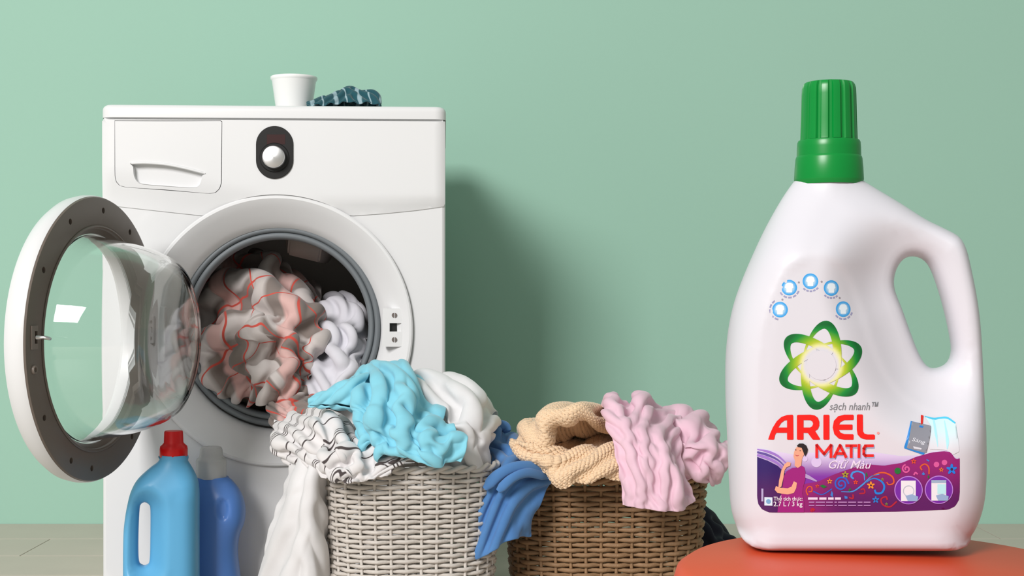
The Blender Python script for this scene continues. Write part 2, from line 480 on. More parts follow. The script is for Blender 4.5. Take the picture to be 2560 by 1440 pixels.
def build_washer():
    W = 0.3
    # cabinet: front sheet with the round porthole, sides, back
    V, T = fill(resample([(-W + .006, 0.01), (W - .006, 0.01), (W - .006, top_z), (-W + .006, top_z)], 0.03), [circle(HC, HR)])
    verts = [(x, 0.0, z) for x, z in V]; faces = [tuple(t) for t in T]
    b = len(verts); D = 0.50
    prof = [(-W + .006, 0), (-W + .0018, .0018), (-W, .006), (-W, D), (W, D), (W, .006), (W - .0018, .0018), (W - .006, 0)]
    for x, y in prof: verts += [(x, y, 0.01), (x, y, top_z)]
    for k in range(len(prof) - 1): faces.append((b + 2 * k, b + 2 * k + 2, b + 2 * k + 3, b + 2 * k + 1))
    bm = bmesh.new(); vv = [bm.verts.new(v) for v in verts]
    for f in faces: bm.faces.new([vv[i] for i in f])
    bmesh.ops.remove_doubles(bm, verts=bm.verts, dist=1e-5)
    bm_obj('cabinet', bm, m_white, washer, True, angle=50)
    # feet
    for x in (-.24, .24):
        for y in (.06, .44): rev_obj('foot', [(0, 0), (.02, 0), (.02, .012), (0, .012)], m_dark, washer, 16, c=(x, y, 0))
    # lid
    lid_t = mp(256, 262)[1]
    bm = box_bm(-W - .001, W + .001, -.012, D + .003, top_z + .0016, lid_t)
    es = [e for e in bm.edges if abs(e.verts[0].co.z - e.verts[1].co.z) > .01]
    bmesh.ops.bevel(bm, geom=es, offset=.02, segments=5, profile=.5, affect='EDGES')
    es = [e for e in bm.edges if e.verts[0].co.z > lid_t - .001 and e.verts[1].co.z > lid_t - .001]
    bmesh.ops.bevel(bm, geom=es, offset=.010, segments=5, profile=.5, affect='EDGES')
    bm_obj('lid', bm, m_plast, washer, True, angle=50)
    bm = box_bm(-W + .004, W - .004, -.004, D - .004, top_z - .002, top_z + .0024)
    bm_obj('lid_seam', bm, m_gap, washer)
    # control panel: flat above a crease, sloping back below it, down to a swooping edge
    px_cre = [(256, 415), (330, 420), (450, 433), (560, 455), (660, 480), (760, 494), (900, 495), (1113, 494)]
    px_low = [(256, 512), (330, 520), (420, 530), (513, 540)]
    px_low_r = [(873, 540), (960, 534), (1040, 526), (1113, 516)]
    cre = catmull([mp(*p) for p in px_cre], 60); low = [mp(*p) for p in px_low]; lowr = [mp(*p) for p in px_low_r]
    low_all = np.array(low + lowr)
    def depth(P):
        zc = np.interp(P[:, 0], cre[:, 0], cre[:, 1]); zl = np.interp(P[:, 0], low_all[:, 0], low_all[:, 1])
        t = smooth01((zc - P[:, 1]) / (zc - zl))
        e = smooth01((W - np.abs(P[:, 0])) / .006)
        return -(.0105 - .0085 * t) * (.35 + .65 * e)
    al = math.atan2(lowr[0][1] - HC[1], lowr[0][0] - HC[0]); bl = math.atan2(low[-1][1] - HC[1], low[-1][0] - HC[0])
    arc = circle(HC, HR + .0005, 40, bl, al)
    outer = np.vstack([[(-W + .0005, top_z - .002)], np.array(low) + [0, 0], arc, np.array(lowr), [(W - .0005, top_z - .002)]])
    outer[1][0] = -W + .0005; outer[-2][0] = W - .0005
    outer = outer[::-1]
    outer = resample(outer, .008)
    dl = [mp(*p) for p in ((290, 303), (290, 440), (292, 455), (301, 465), (316, 469), (410, 476), (525, 485), (541, 483), (552, 473), (557, 458), (558, 303))]
    dl = np.array(dl)
    hole = resample(dl, .004)
    g = np.array([(x, z) for x in np.arange(-W, W, .01) for z in np.arange(low_all[:, 1].min(), top_z, .01)])
    ok = inside(g, outer) & ~inside(g, hole) & (seg_dist(g, outer) > .005) & (seg_dist(g, hole) > .004)
    V, T = fill(outer, [hole], g[ok])
    y = depth(V)
    n = len(V); verts = [(p[0], yy, p[1]) for p, yy in zip(V, y)]
    faces = [tuple(t) for t in T]
    # turn the edges back so that the panel has thickness
    cnt = {}
    for t in T:
        for i in range(3):
            e = (t[i], t[(i + 1) % 3]); cnt[e] = 1
    for (a_, b_) in list(cnt):
        if (b_, a_) not in cnt:
            k = len(verts); verts += [(V[a_][0], .002, V[a_][1]), (V[b_][0], .002, V[b_][1])]; faces.append((a_, k, k + 1, b_))
    bm = bmesh.new(); vv = [bm.verts.new(v) for v in verts]
    for f in faces: bm.faces.new([vv[i] for i in f])
    bmesh.ops.remove_doubles(bm, verts=bm.verts, dist=1e-6)
    panel = bm_obj('control_panel', bm, m_plast, washer, True, angle=40)
    # detergent drawer with its recessed grip
    cen = dl.mean(0)
    dr = np.array([p + (cen - p) / np.linalg.norm(cen - p) * .0012 for p in hole])
    gp = [mp(*p) for p in ((331, 411), (370, 410), (420, 414), (470, 424), (514, 435), (508, 440), (506, 452), (500, 464), (486, 470), (420, 466), (362, 461), (346, 455), (338, 440), (336, 418))]
    gp = resample(catmull(gp, 80, True), .003)
    g = np.array([(x, z) for x in np.arange(-W, 0, .008) for z in np.arange(.6, top_z, .008)])
    ok = inside(g, dr) & ~inside(g, gp) & (seg_dist(g, dr) > .004) & (seg_dist(g, gp) > .003)
    V, T = fill(dr, [gp], g[ok]); y = depth(V) - .0006
    verts = [(p[0], yy, p[1]) for p, yy in zip(V, y)]; faces = [tuple(t) for t in T]; cnt = {}
    for t in T:
        for i in range(3): cnt[(t[i], t[(i + 1) % 3])] = 1
    for (a_, b_) in list(cnt):
        if (b_, a_) not in cnt:
            k = len(verts); verts += [(V[a_][0], .004, V[a_][1]), (V[b_][0], .004, V[b_][1])]; faces.append((a_, k, k + 1, b_))
    bm = bmesh.new(); vv = [bm.verts.new(v) for v in verts]
    for f in faces: bm.faces.new([vv[i] for i in f])
    bmesh.ops.remove_doubles(bm, verts=bm.verts, dist=1e-6)
    drawer = bm_obj('detergent_drawer', bm, m_plast, washer, True, angle=40)
    gc = gp.mean(0); rings = []
    n = len(gp)
    verts, faces = [], []
    for s, yy in ((1.0, -.0098), (.97, .012), (.9, .030), (.75, .034)):
        for p in gp: q = gc + (p - gc) * s; verts.append((q[0], yy, q[1]))
    for k in range(3):
        for i in range(n): faces.append((k * n + i, k * n + (i + 1) % n, (k + 1) * n + (i + 1) % n, (k + 1) * n + i))
    faces.append(tuple(3 * n + i for i in range(n)))
    mesh_obj('grip_recess', verts, faces, m_plast, drawer)
    lip = catmull([(p[0], -.012, p[1]) for p in (mp(329, 410), mp(370, 409), mp(420, 413), mp(470, 423), mp(516, 435))], 30)
    tube('grip_lip', lip, np.r_[.0008, np.full(28, .0022), .0008], m_plast, drawer, 8)
    V, T = fill(resample([p + (cen - p) * -.012 for p in dl], .01)); mesh_obj('drawer_housing', [(p[0], .012, p[1]) for p in V], [tuple(t) for t in T], m_gap, drawer, False)
    # black oval control with display and dial
    def stadium(x0, x1, y0, y1, n=24):
        r = (x1 - x0) / 2; c = (x0 + x1) / 2
        return [(c + r * math.cos(a), y0 + r - r * math.sin(a)) for a in np.linspace(0, math.pi, n)] + [(c - r * math.cos(a), y1 - r + r * math.sin(a)) for a in np.linspace(0, math.pi, n)]
    def slab(name, poly, y0, y1, material, parent, inset=.0008):
        P = np.array(poly); c = P.mean(0); n = len(P)
        Q = np.array([p + (c - p) / np.linalg.norm(c - p) * inset for p in P])
        verts = [(p[0], y1, p[1]) for p in P] + [(p[0], y0 + inset, p[1]) for p in P] + [(p[0], y0, p[1]) for p in Q]
        faces = []
        for k in (0, 1):
            for i in range(n): faces.append((k * n + i, k * n + (i + 1) % n, (k + 1) * n + (i + 1) % n, (k + 1) * n + i))
        faces.append(tuple(2 * n + i for i in range(n)))
        bm = bmesh.new(); vv = [bm.verts.new(v) for v in verts]
        for f in faces: bm.faces.new([vv[i] for i in f])
        return bm_obj(name, bm, material, parent, False)
    oval = slab('control_plate', [mp(*p, .012) for p in stadium(640, 733, 315, 447)], -.0135, -.008, m_black, panel)
    slab('display', [mp(*p, .0138) for p in ((667, 336), (713, 336), (713, 361), (667, 361))], -.0139, -.0125, mat('display_glass', rgb(62, 40, 40), .2), oval, .0003)
    dc = mp(685, 393, .02)
    rev_obj('dial_base', [(0, -.0155), (.0245, -.0155), (.026, -.014), (.026, -.012)], mat('dial_rim', rgb(22, 22, 22), .3), oval, 48, 'y', c=(dc[0], 0, dc[1]))
    rev_obj('dial', [(0, -.031), (.017, -.031), (.0187, -.0302), (.0195, -.0285), (.0198, -.014)], m_dial, oval, 64, 'y', c=(dc[0], 0, dc[1]))
    tn = m_dial.node_tree; tg_ = tn.nodes.new('ShaderNodeTangent'); tg_.direction_type = 'RADIAL'; tg_.axis = 'Y'
    pb = tn.nodes['Principled BSDF']; pb.inputs['Anisotropic'].default_value = .5; pb.inputs['Roughness'].default_value = .42; tn.links.new(tg_.outputs[0], pb.inputs['Tangent'])
    # porthole dish
    G = .178
    prof = [(HR + .0004, -.0065), (HR - .002, -.0085), (HR - .006, -.0088), (HR - .011, -.0058), (HR - .02, .001), (HR - .032, .0115), (HR - .045, .023), (HR - .055, .034), (G + .001, .046), (G + .001, .056)]
    rev_obj('porthole_dish', prof, m_plast, washer, 128, 'y', c=(HC[0], 0, HC[1]))
    gc2 = mp(693, 818)
    prof = [(G + .0025, .031), (G + .0005, .0235), (G - .003, .021), (G - .0065, .022), (G - .0085, .026), (G - .0092, .030), (G - .0105, .0265), (G - .0135, .0245), (G - .0175, .0255), (G - .0205, .031), (G - .0215, .045), (G - .013, .062), (G - .004, .07)]
    prof = [(r, h + .015) for r, h in prof]
    rev_obj('door_gasket', prof, m_gasket, washer, 128, 'y', c=(gc2[0], 0, gc2[1]), angle=60)
    # drum with lifters
    prof = [(.172, .081), (.20, .083), (.236, .09), (.24, .1), (.24, .42), (.22, .44), (0, .44)]
    drum = rev_obj('drum', prof, m_steel, washer, 96, 'y', c=(gc2[0], 0, gc2[1]), angle=50)
    for a in (76, 196, 316):
        a = math.radians(a); bm = bmesh.new()
        sec = [(-.045, .238), (-.055, .19), (-.03, .128), (.03, .128), (.055, .19), (.06, .238)]
        ring = []
        for k, (yy, s) in enumerate(((.11, .75), (.14, 1.0), (.32, 1.0), (.42, .8))):
            row = []
            for t, r in sec:
                rr = .238 - (.238 - r) * s
                x = rr * math.cos(a) - t * math.sin(a); z = rr * math.sin(a) + t * math.cos(a)
                row.append(bm.verts.new((gc2[0] + x, yy, gc2[1] + z)))
            ring.append(row)
        for k in range(3):
            for i in range(5): bm.faces.new((ring[k][i], ring[k][i + 1], ring[k + 1][i + 1], ring[k + 1][i]))
        bm.faces.new(ring[0]); bm.faces.new(ring[-1])
        bmesh.ops.bevel(bm, geom=[e for e in bm.edges if e.is_manifold], offset=.003, segments=2, affect='EDGES')
        bm_obj('lifter', bm, mat('lifter_plastic', rgb(150, 138, 132), .45), drum, True, angle=50)
    # latch plate on the right of the dish: it follows the dish, so it is tilted like it
    x0, x1 = mp(974, 0, 0)[0], mp(1003, 0, 0)[0]; z0, z1 = mp(987, 829)[1], mp(987, 808)[1]
    pl = frame_plate('latch_plate', [mp(*p, -.008) for p in ((958, 771), (1015, 771), (1017, 863), (1014, 866), (958, 866), (956, 862))], [(x0, z0), (x1, z0), (x1, z1), (x0, z1)], -.0005, .013, m_plast, washer)
    bm_obj('latch_catch', box_bm(x0, x1, .008, .0125, z0, z1), m_black, pl)
    for py in (788, 849):
        c = mp(986, py); bm = bmesh.new()
        for sg in (-1, 1):                                            # two half heads with the slot left open between them
            a = np.linspace(-math.pi / 2 + .2, math.pi / 2 - .2, 12)
            P = [(c[0] + sg * .0046 * math.cos(t), c[1] + .0046 * math.sin(t)) for t in a]
            f = [bm.verts.new((x, -.0022, z)) for x, z in P]; b = [bm.verts.new((x, .0, z)) for x, z in P]; n = len(P)
            bm.faces.new(f)
            for k in range(n): bm.faces.new((f[k], f[(k + 1) % n], b[(k + 1) % n], b[k]))
        bm_obj('screw', bm, mat('screw_steel', rgb(130, 120, 116), .4, metal=.7), pl)
build_washer()

def build_door():
    """the door swings on the left of the porthole, a little past square"""
    hx, hz = mp(399, 834); R = .2265
    ang = math.radians(-(90 + 9.5 + 2.9))            # direction of the door from its hinge in the machine's frame
    d = empty('door', (0, 0, 0)); d.parent = washer
    d.location = (hx + R * math.cos(ang), R * math.sin(ang) - .004, hz)
    # local frame of the door: x along the door from hinge, y its outer side, z up. inner face looks to -y
    d.rotation_euler = (0, 0, ang)
    # after this rotation local +y is the machine's +x side, i.e. the inner (drum) side
    t = .040
    rev_obj('door_shell', [(R - .0015, -.002), (R, -.006), (R + .0003, -.015), (R - .002, -.026), (R - .009, -.036), (R - .02, -t), (.176, -t - .001), (.168, -t + .002), (.166, -t + .008)], m_white, d, 128, 'y')
    rr = .204; spots = []
    for px, py in ((262, 514), (178, 550), (335, 562), (115, 667), (113, 1006), (176, 1120), (257, 1152), (332, 1098)):
        dz = (834 - py) / 356 * R; dx = math.sqrt(max(rr * rr - min(dz, rr * .999) ** 2, 0))
        a = math.atan2(dz, dx if px < 258 else -dx); spots.append((rr * math.cos(a), rr * math.sin(a)))
    hz0 = (834 - 820) / 356 * R
    slot = [(.1955, hz0 - .009), (.203, hz0 - .009), (.203, hz0 + .009), (.1955, hz0 + .009)]
    cuts = [circle(c, .0048, 16) for c in spots] + [np.array(slot)]
    ring_y = .0018; bm = bmesh.new()
    for prof_ in ([(R - .0016, -.0022), (R - .003, .0008), (R - .0065, ring_y)], [(.182, ring_y), (.178, .0012), (.174, -.002), (.170, -.005), (.1665, -.009)]):
        V, Fc = revolve(prof_, 128, 'y'); vv = [bm.verts.new(v) for v in V]
        for f in Fc: bm.faces.new([vv[k] for k in f])
    V, T = fill(circle((0, 0), R - .0065, 128), [circle((0, 0), .182, 128)] + cuts)
    vv = [bm.verts.new((p[0], ring_y, p[1])) for p in V]
    for t_ in T: bm.faces.new([vv[k] for k in t_])
    for c in cuts:                                                   # walls and bottoms of the screw holes and of the latch opening
        top = [bm.verts.new((p[0], ring_y, p[1])) for p in c]; bot = [bm.verts.new((p[0], ring_y - .022, p[1])) for p in c]; n = len(c)
        for k in range(n): bm.faces.new((top[k], top[(k + 1) % n], bot[(k + 1) % n], bot[k]))
        bm.faces.new(bot)
    bmesh.ops.remove_doubles(bm, verts=bm.verts, dist=2e-6)
    bm_obj('inner_ring', bm, m_ring, d, True, angle=35)
    rev_obj('door_tunnel', [(.1665, -.009), (.1648, -.014), (.1642, -.02), (.1640, -t + .008)], m_white, d, 128, 'y')
    rev_obj('ring_step', [(.1795, .0019), (.1785, .0034), (.1765, .0036), (.1745, .002), (.1735, -.003)], m_ring, d, 128, 'y')
    # hook of the latch on the free side, and a round stop below it
    lp = frame_plate('latch_plate', [(.194, hz0 - .017), (.211, hz0 - .017), (.211, hz0 + .017), (.194, hz0 + .017)], slot, .004, .0018, mat('latch_bezel', rgb(128, 118, 110), .4), d)
    tube('latch_hook', [(.199, .004, hz0), (.199, .016, hz0), (.1985, .021, hz0 - .001), (.195, .023, hz0 - .002), (.191, .021, hz0 - .002)], [.0028, .0028, .0028, .0024, .0016], m_metal, lp, 10)
    z1 = (834 - 893) / 356 * R
    st = rev_obj('door_stop', [(.0, .0026), (.0032, .0026), (.0038, .0052), (.0058, .0056), (.0066, .004), (.0068, .001)], mat('latch_bezel', rgb(128, 118, 110), .4), d, 24, 'y', c=(.203, 0, z1))
    # glass bowl: a thick shell bulging to the drum side, closed by the flatter bottom
    g = bpy.data.materials.new('clear_glass'); g.use_nodes = True
    nt = g.node_tree; b = nt.nodes['Principled BSDF']
    b.inputs['Base Color'].default_value = (.97, .985, .98, 1); b.inputs['Roughness'].default_value = .02
    b.inputs['Transmission Weight'].default_value = 1.0; b.inputs['IOR'].default_value = 1.45
    MATS['clear_glass'] = g
    out = [(.1645, -.012), (.1625, -.004), (.1595, .008), (.156, .03), (.150, .058), (.141, .088), (.131, .110), (.124, .1195), (.114, .1245), (.09, .1275), (.05, .1295), (0, .130)]
    inn = [(0, .1245), (.05, .1240), (.09, .122), (.111, .119), (.119, .1145), (.126, .105), (.136, .085), (.1445, .057), (.1505, .03), (.154, .008), (.157, -.004), (.159, -.012)]
    V, Fc = revolve(out + inn, 128, 'y', True)
    bm = bmesh.new(); vv = [bm.verts.new(v) for v in V]
    for f in Fc:
        try: bm.faces.new([vv[i] for i in f])
        except ValueError: pass
    bmesh.ops.remove_doubles(bm, verts=bm.verts, dist=1e-6)
    bm_obj('glass_bowl', bm, g, d, True, angle=40)
    # hinge on the cabinet
    bm_obj('hinge', box_bm(hx - .012, hx + .012, -.014, .01, hz - .05, hz + .05, .003, 2), m_plast, washer)
build_door()

# ------------------------------------------------------------------ cup and cloth on the machine
def machine_top(px, back):       # a point on the lid under a pixel column, `back` metres behind the front
    p = np.array([(px - 1280) / F, 1.0]); p0 = ML - back * MN
    t = (p0 @ MN) / (p @ MN)
    return np.array([p[0] * t, t, mp(256, 262)[1]])
cp = machine_top(735, .16)
cup = empty('cup', cp)
tag(cup, 'small plain white tapered cup standing on the washing machine', 'cup')
cr = 58 * cp[1] / F; chh = (720 - 193) / F * cp[1] + EYE - cp[2]
cupprof = [(0, .001), (cr * .70, .001), (cr * .735, .004), (cr * .94, chh - .008), (cr * .955, chh - .007), (cr, chh - .0045), (cr, chh - .0005), (cr * .985, chh), (cr * .955, chh - .001), (cr * .93, chh - .008), (cr * .71, .006), (0, .006)]
m_cup = mat('white_cup', rgb(244, 244, 243), .35, sss=0.0)
rev_obj('cup_body', cupprof, m_cup, cup, 64, angle=60)

# ------------------------------------------------------------------ bottles
def inflate(name, outer, holes, tfun, material, parent, step=.004, grid=.005, rings=(.0003, .001, .0022, .004, .0065, .010, .0145, .02), wfun=None):
    O = resample(outer, step); H = [resample(h, step * .7) for h in holes]
    pts = []
    for loop in [O] + H:
        t = np.roll(loop, -1, 0) - np.roll(loop, 1, 0); t /= np.linalg.norm(t, axis=1)[:, None]
        nrm = np.c_[-t[:, 1], t[:, 0]]
        if not inside(loop[:1] + nrm[:1] * 2e-4, O)[0] or any(inside(loop[:1] + nrm[:1] * 2e-4, h)[0] for h in H): nrm = -nrm
        for r in rings: pts.append(np.c_[loop + nrm * r, np.full(len(loop), r)])
    pts = np.vstack(pts)
    def bd(P):
        d = seg_dist(P, O)
        for h in H: d = np.minimum(d, seg_dist(P, h))
        return d
    def inn(P):
        ok = inside(P, O)
        for h in H: ok &= ~inside(P, h)
        return ok
    ok = inn(pts[:, :2]); pts = pts[ok]; ok = bd(pts[:, :2]) > pts[:, 2] * .93; pts = pts[ok, :2]
    lo, hi = O.min(0), O.max(0)
    g = np.array([(x, z) for x in np.arange(lo[0], hi[0], grid) for z in np.arange(lo[1], hi[1], grid)])
    g = g[inn(g)]; g = g[bd(g) > rings[-1] + grid * .5]
    V, T = fill(O, H, np.vstack([pts, g]))
    d = bd(V); edge = d < 2e-6
    t = tfun(V, O, H); t[edge] = 0
    n = len(V)
    front = [(p[0], -tt, p[1]) for p, tt in zip(V, t)]
    bi = np.where(edge, np.arange(n), -1); back = []
    for i in range(n):
        if not edge[i]: bi[i] = n + len(back); back.append((V[i][0], t[i], V[i][1]))
    faces = [tuple(f) for f in T] + [tuple(int(bi[i]) for i in f[::-1]) for f in T]
    bm = bmesh.new(); vv = [bm.verts.new(v) for v in front + back]
    for f in faces:
        try: bm.faces.new([vv[i] for i in f])
        except ValueError: pass
    return bm_obj(name, bm, material, parent, True)

def vplane(P0, yaw):
    """a vertical plane through P0 turned by yaw; returns px,py -> (u, v) from P0, with an optional offset to its front"""
    U = np.array([math.cos(yaw), math.sin(yaw)]); N = np.array([math.sin(yaw), -math.cos(yaw)])
    def f(px, py, off=0.0):
        d = np.array([(px - 1280) / F, 1.0]); p0 = np.array(P0[:2]) + off * N
        t = (p0 @ N) / (d @ N)
        return (float((d * t - np.array(P0[:2])) @ U), EYE - (py - 720) / F * t - P0[2])
    return f

def prof(d, R, p=2.3):
    s = np.clip(1 - d / R, 0, 1)
    return (1 - s ** p) ** (1 / p)

# ------------------------------------------------------------------ low stool in the foreground, carrying the big bottle
ST_Z = 0.352
BP = np.array([(2135 - 1280) / F * .935, .935, ST_Z]); BYAW = math.radians(-9)
def build_stool():
    s = empty('stool', (BP[0], BP[1] - .078, 0))
    tag(s, 'low round orange painted wooden stool under the big white detergent bottle', 'stool')
    m = mat('orange_paint', rgb(214, 76, 38), .45, var=.04, vscale=20, bump=.05, bscale=80)
    rev_obj('seat', [(0, ST_Z - .028), (.125, ST_Z - .028), (.132, ST_Z - .024), (.135, ST_Z - .014), (.132, ST_Z - .004), (.126, ST_Z), (0, ST_Z)], m, s, 72, angle=60)
    for k in range(4):
        a = math.radians(45 + 90 * k)
        tube('leg', [(.085 * math.cos(a), .085 * math.sin(a), ST_Z - .03), (.105 * math.cos(a), .105 * math.sin(a), .15), (.12 * math.cos(a), .12 * math.sin(a), 0)], [.013, .014, .011], m, s, 12)
        b = a + math.pi / 2
        tube('stretcher', [(.106 * math.cos(a), .106 * math.sin(a), .14 + .02 * (k % 2)), (.106 * math.cos(b), .106 * math.sin(b), .14 + .02 * (k % 2))], .007, m, s, 10)
build_stool()

big = empty('detergent_bottle', BP, BYAW)
tag(big, 'big white plastic detergent bottle with green cap, side handle and purple printed label', 'bottle')
bpx = vplane(BP, BYAW)
m_bottle = mat('white_bottle', rgb(210, 209, 216), .36, spec=.4)
m_cap = mat('green_cap', rgb(0, 132, 52), .3, spec=.5)
B_OUT = [(1996, 436), (1994, 444), (1986, 452), (1955, 497), (1917, 567), (1884, 642), (1855, 717), (1838, 772), (1827, 830), (1821, 900), (1821, 990), (1825, 1090), (1829, 1190), (1834, 1265), (1845, 1305), (1860, 1334), (1882, 1350), (1915, 1359), (1960, 1360), (2060, 1360), (2240, 1360), (2320, 1360), (2362, 1358), (2390, 1348), (2410, 1334), (2430, 1300), (2445, 1250), (2451, 1190), (2451, 1090), (2448, 990), (2445, 890), (2440, 810), (2430, 735), (2412, 640), (2402, 608), (2388, 589), (2358, 572), (2309, 547), (2251, 509), (2197, 476), (2160, 453), (2150, 444), (2148, 436)]
B_HOLE = [(2234, 715), (2235, 690), (2244, 665), (2260, 647), (2280, 641), (2305, 647), (2325, 668), (2345, 720), (2362, 780), (2375, 840), (2379, 878), (2370, 905), (2350, 918), (2325, 919), (2308, 905), (2292, 875), (2273, 826), (2253, 770), (2240, 738)]
BT = .050
BZ = lambda py: bpx(2072, py)[1]
zn0, zn1 = BZ(438), BZ(660)
emb = np.array([bpx(*p) for p in catmull([(1880, 1300), (1884, 1050), (1890, 880), (1910, 770), (1950, 685), (2000, 645), (2035, 638), (2075, 648), (2115, 690), (2145, 760), (2172, 850), (2210, 930), (2262, 985), (2330, 1018), (2405, 1030), (2412, 1100), (2412, 1300), (2150, 1318)], 160, True)])
def big_t(P, O, H):
    w = np.ones(len(O)); mid = (O + np.roll(O, -1, 0)) / 2
    w[mid[:, 1] < .012] = 3.5
    w[mid[:, 1] > zn0 - .0005] = 40
    d = seg_dist(P, O, w); dh = seg_dist(P, H[0])
    f = smooth01((dh - .002) / .052)
    zt = smooth01((zn1 - P[:, 1]) / (zn1 - zn0))
    T = BT + (.0208 - BT) * zt ** .8
    T = T * f + np.minimum(T, .0175) * (1 - f)
    up = np.clip((P[:, 1] - zn1) / (zn0 - zn1), 0, 1)
    R = (.032 + (.0246 - .032) * up) * f + .0105 * (1 - f)
    t = T * prof(np.minimum(d, dh * 1.2), R, 2.35 - .35 * up)
    e = np.where(inside(P, emb), seg_dist(P, emb), 0)
    return t - .0011 * smooth01(e / .005)
_O = resample(np.array([bpx(*p) for p in B_OUT]), .004); _H = [resample(np.array([bpx(*p) for p in B_HOLE]), .0028)]
def bsurf(P): return big_t(np.asarray(P, float), _O, _H)
def bout(p):
    u, v = bpx(*p); uc = bpx(2136, 900)[0]; k = float(smooth01((p[1] - 440) / 300)); return (uc + (u - uc) * (1 + .024 * k), v)
_O = resample(np.array([bout(p) for p in B_OUT]), .004)
inflate('bottle_body', catmull([bout(p) for p in B_OUT], 240, True), [catmull([bpx(*p) for p in B_HOLE], 90, True)], big_t, m_bottle, big, grid=.0032)

def build_cap():
    c0 = bpx(2072, 452); S = 1 / 3593.0
    z = lambda py: bpx(2072, py)[1]
    col = rev_obj('cap_collar', [(80 * S, z(462)), (85 * S, z(452)), (85.5 * S, z(449)), (84 * S, z(420)), (82 * S, z(398)), (80.5 * S, z(393)), (79 * S, z(391)), (78.5 * S, z(370)), (77.5 * S, z(357)), (75 * S, z(352)), (66 * S, z(351))], m_cap, big, 96, c=(c0[0], 0, 0), angle=28)
    # fluted grip
    n = 240; rows = [(351, 70.5), (345, 70), (300, 68.5), (240, 67), (222, 66), (213, 63.5), (208, 60), (206.5, 55)]
    V, Fc = [], []
    for py, r in rows:
        for i in range(n):
            a = 2 * math.pi * i / n; ph = (a * 14 / (2 * math.pi)) % 1.0
            g = min(1.0, max(0.0, (abs(ph - .5) - .13) / .07))       # flat flutes between narrow ribs
            q = (r - 5.2 * (1 - g) * min(1, max(0, (r - 55) / 8))) * S
            V.append((c0[0] + q * math.cos(a), q * math.sin(a), z(py)))
    for k in range(len(rows) - 1):
        for i in range(n): Fc.append((k * n + i, k * n + (i + 1) % n, (k + 1) * n + (i + 1) % n, (k + 1) * n + i))
    Fc.append(tuple((len(rows) - 1) * n + i for i in range(n)))
    bm = bmesh.new(); vv = [bm.verts.new(v) for v in V]
    for f in Fc: bm.faces.new([vv[i] for i in f])
    bm_obj('cap', bm, m_cap, big, True, angle=25)
build_cap()

# ---- print on the bottle: flat shapes laid on its front
def ink(name, polys, color, *a, **k):
    if len(polys) > 1 and name not in ('small_print', 'icon_caption', 'letter_shadow', 'letter') and not k.get('holes'):
        return [ink_one(name, [p], color, *a, **k) for p in polys][0]
    return ink_one(name, polys, color, *a, **k)
def ink_one(name, polys, color, layer, parent, holes=(), dense=None, colfun=None, rough=.38):
    """polys in photograph pixels; layer sets the order of the inks"""
    V, Fc, CO = [], [], []
    for k, poly in enumerate(polys):
        h = [q for q in (holes[k] if k < len(holes) else [])]
        inner = None
        if dense:
            P = np.array(poly); g = np.array([(x, y) for x in np.arange(P[:, 0].min(), P[:, 0].max(), dense) for y in np.arange(P[:, 1].min(), P[:, 1].max(), dense)])
            ok = inside(g, poly) & (seg_dist(g, poly) > dense * .4)
            for q in h: ok &= ~inside(g, q)
            inner = g[ok]
            poly = resample(poly, dense); h = [resample(q, dense) for q in h]
        v, t = fill(np.array(poly, float), [np.array(q, float) for q in h], inner)
        b = len(V)
        uv = np.array([bpx(x, y, BT - .001) for x, y in v]); tt = bsurf(uv)
        V += [(a[0], -s - .00012 * layer, a[1]) for a, s in zip(uv, tt)]
        Fc += [tuple(int(i) + b for i in f) for f in t]
        if colfun is not None: CO += [colfun(x, y) for x, y in v]
    if colfun is None: o = mesh_obj(name, V, Fc, mat('ink_%d_%d_%d' % color, rgb(*color), rough), parent, True)
    else:
        o = mesh_obj(name, V, Fc, vcol_mat('printed_ink'), parent, True)
        a = o.data.color_attributes.new('ink', 'FLOAT_COLOR', 'POINT')
        a.data.foreach_set('color', np.array(CO, np.float32).ravel())
    bm = bmesh.new(); bm.from_mesh(o.data)
    for f in bm.faces:
        if f.normal.y > 0: f.normal_flip()
    bm.to_mesh(o.data); bm.free()
    return o
def ribbon(pts, w, closed=False, n=None):
    P = catmull(pts, n or max(8, len(pts) * 6), closed) if len(pts) > 2 else np.array(pts, float)
    t = np.gradient(P, axis=0); t /= np.linalg.norm(t, axis=1)[:, None] + 1e-9
    nn = np.c_[-t[:, 1], t[:, 0]]; w = np.broadcast_to(np.array(w, float), (len(P),)) if np.ndim(w) == 0 else np.interp(np.linspace(0, 1, len(P)), np.linspace(0, 1, len(w)), w)
    return np.vstack([P + nn * w[:, None] / 2, (P - nn * w[:, None] / 2)[::-1]])
def disc(cx, cy, r, n=20, ry=None): return [(cx + r * math.cos(a), cy + (ry or r) * math.sin(a)) for a in np.linspace(0, 2 * math.pi, n, endpoint=False)]
def crop(pts, x0, y0, s): return [(x0 + x / s, y0 + y / s) for x, y in pts]
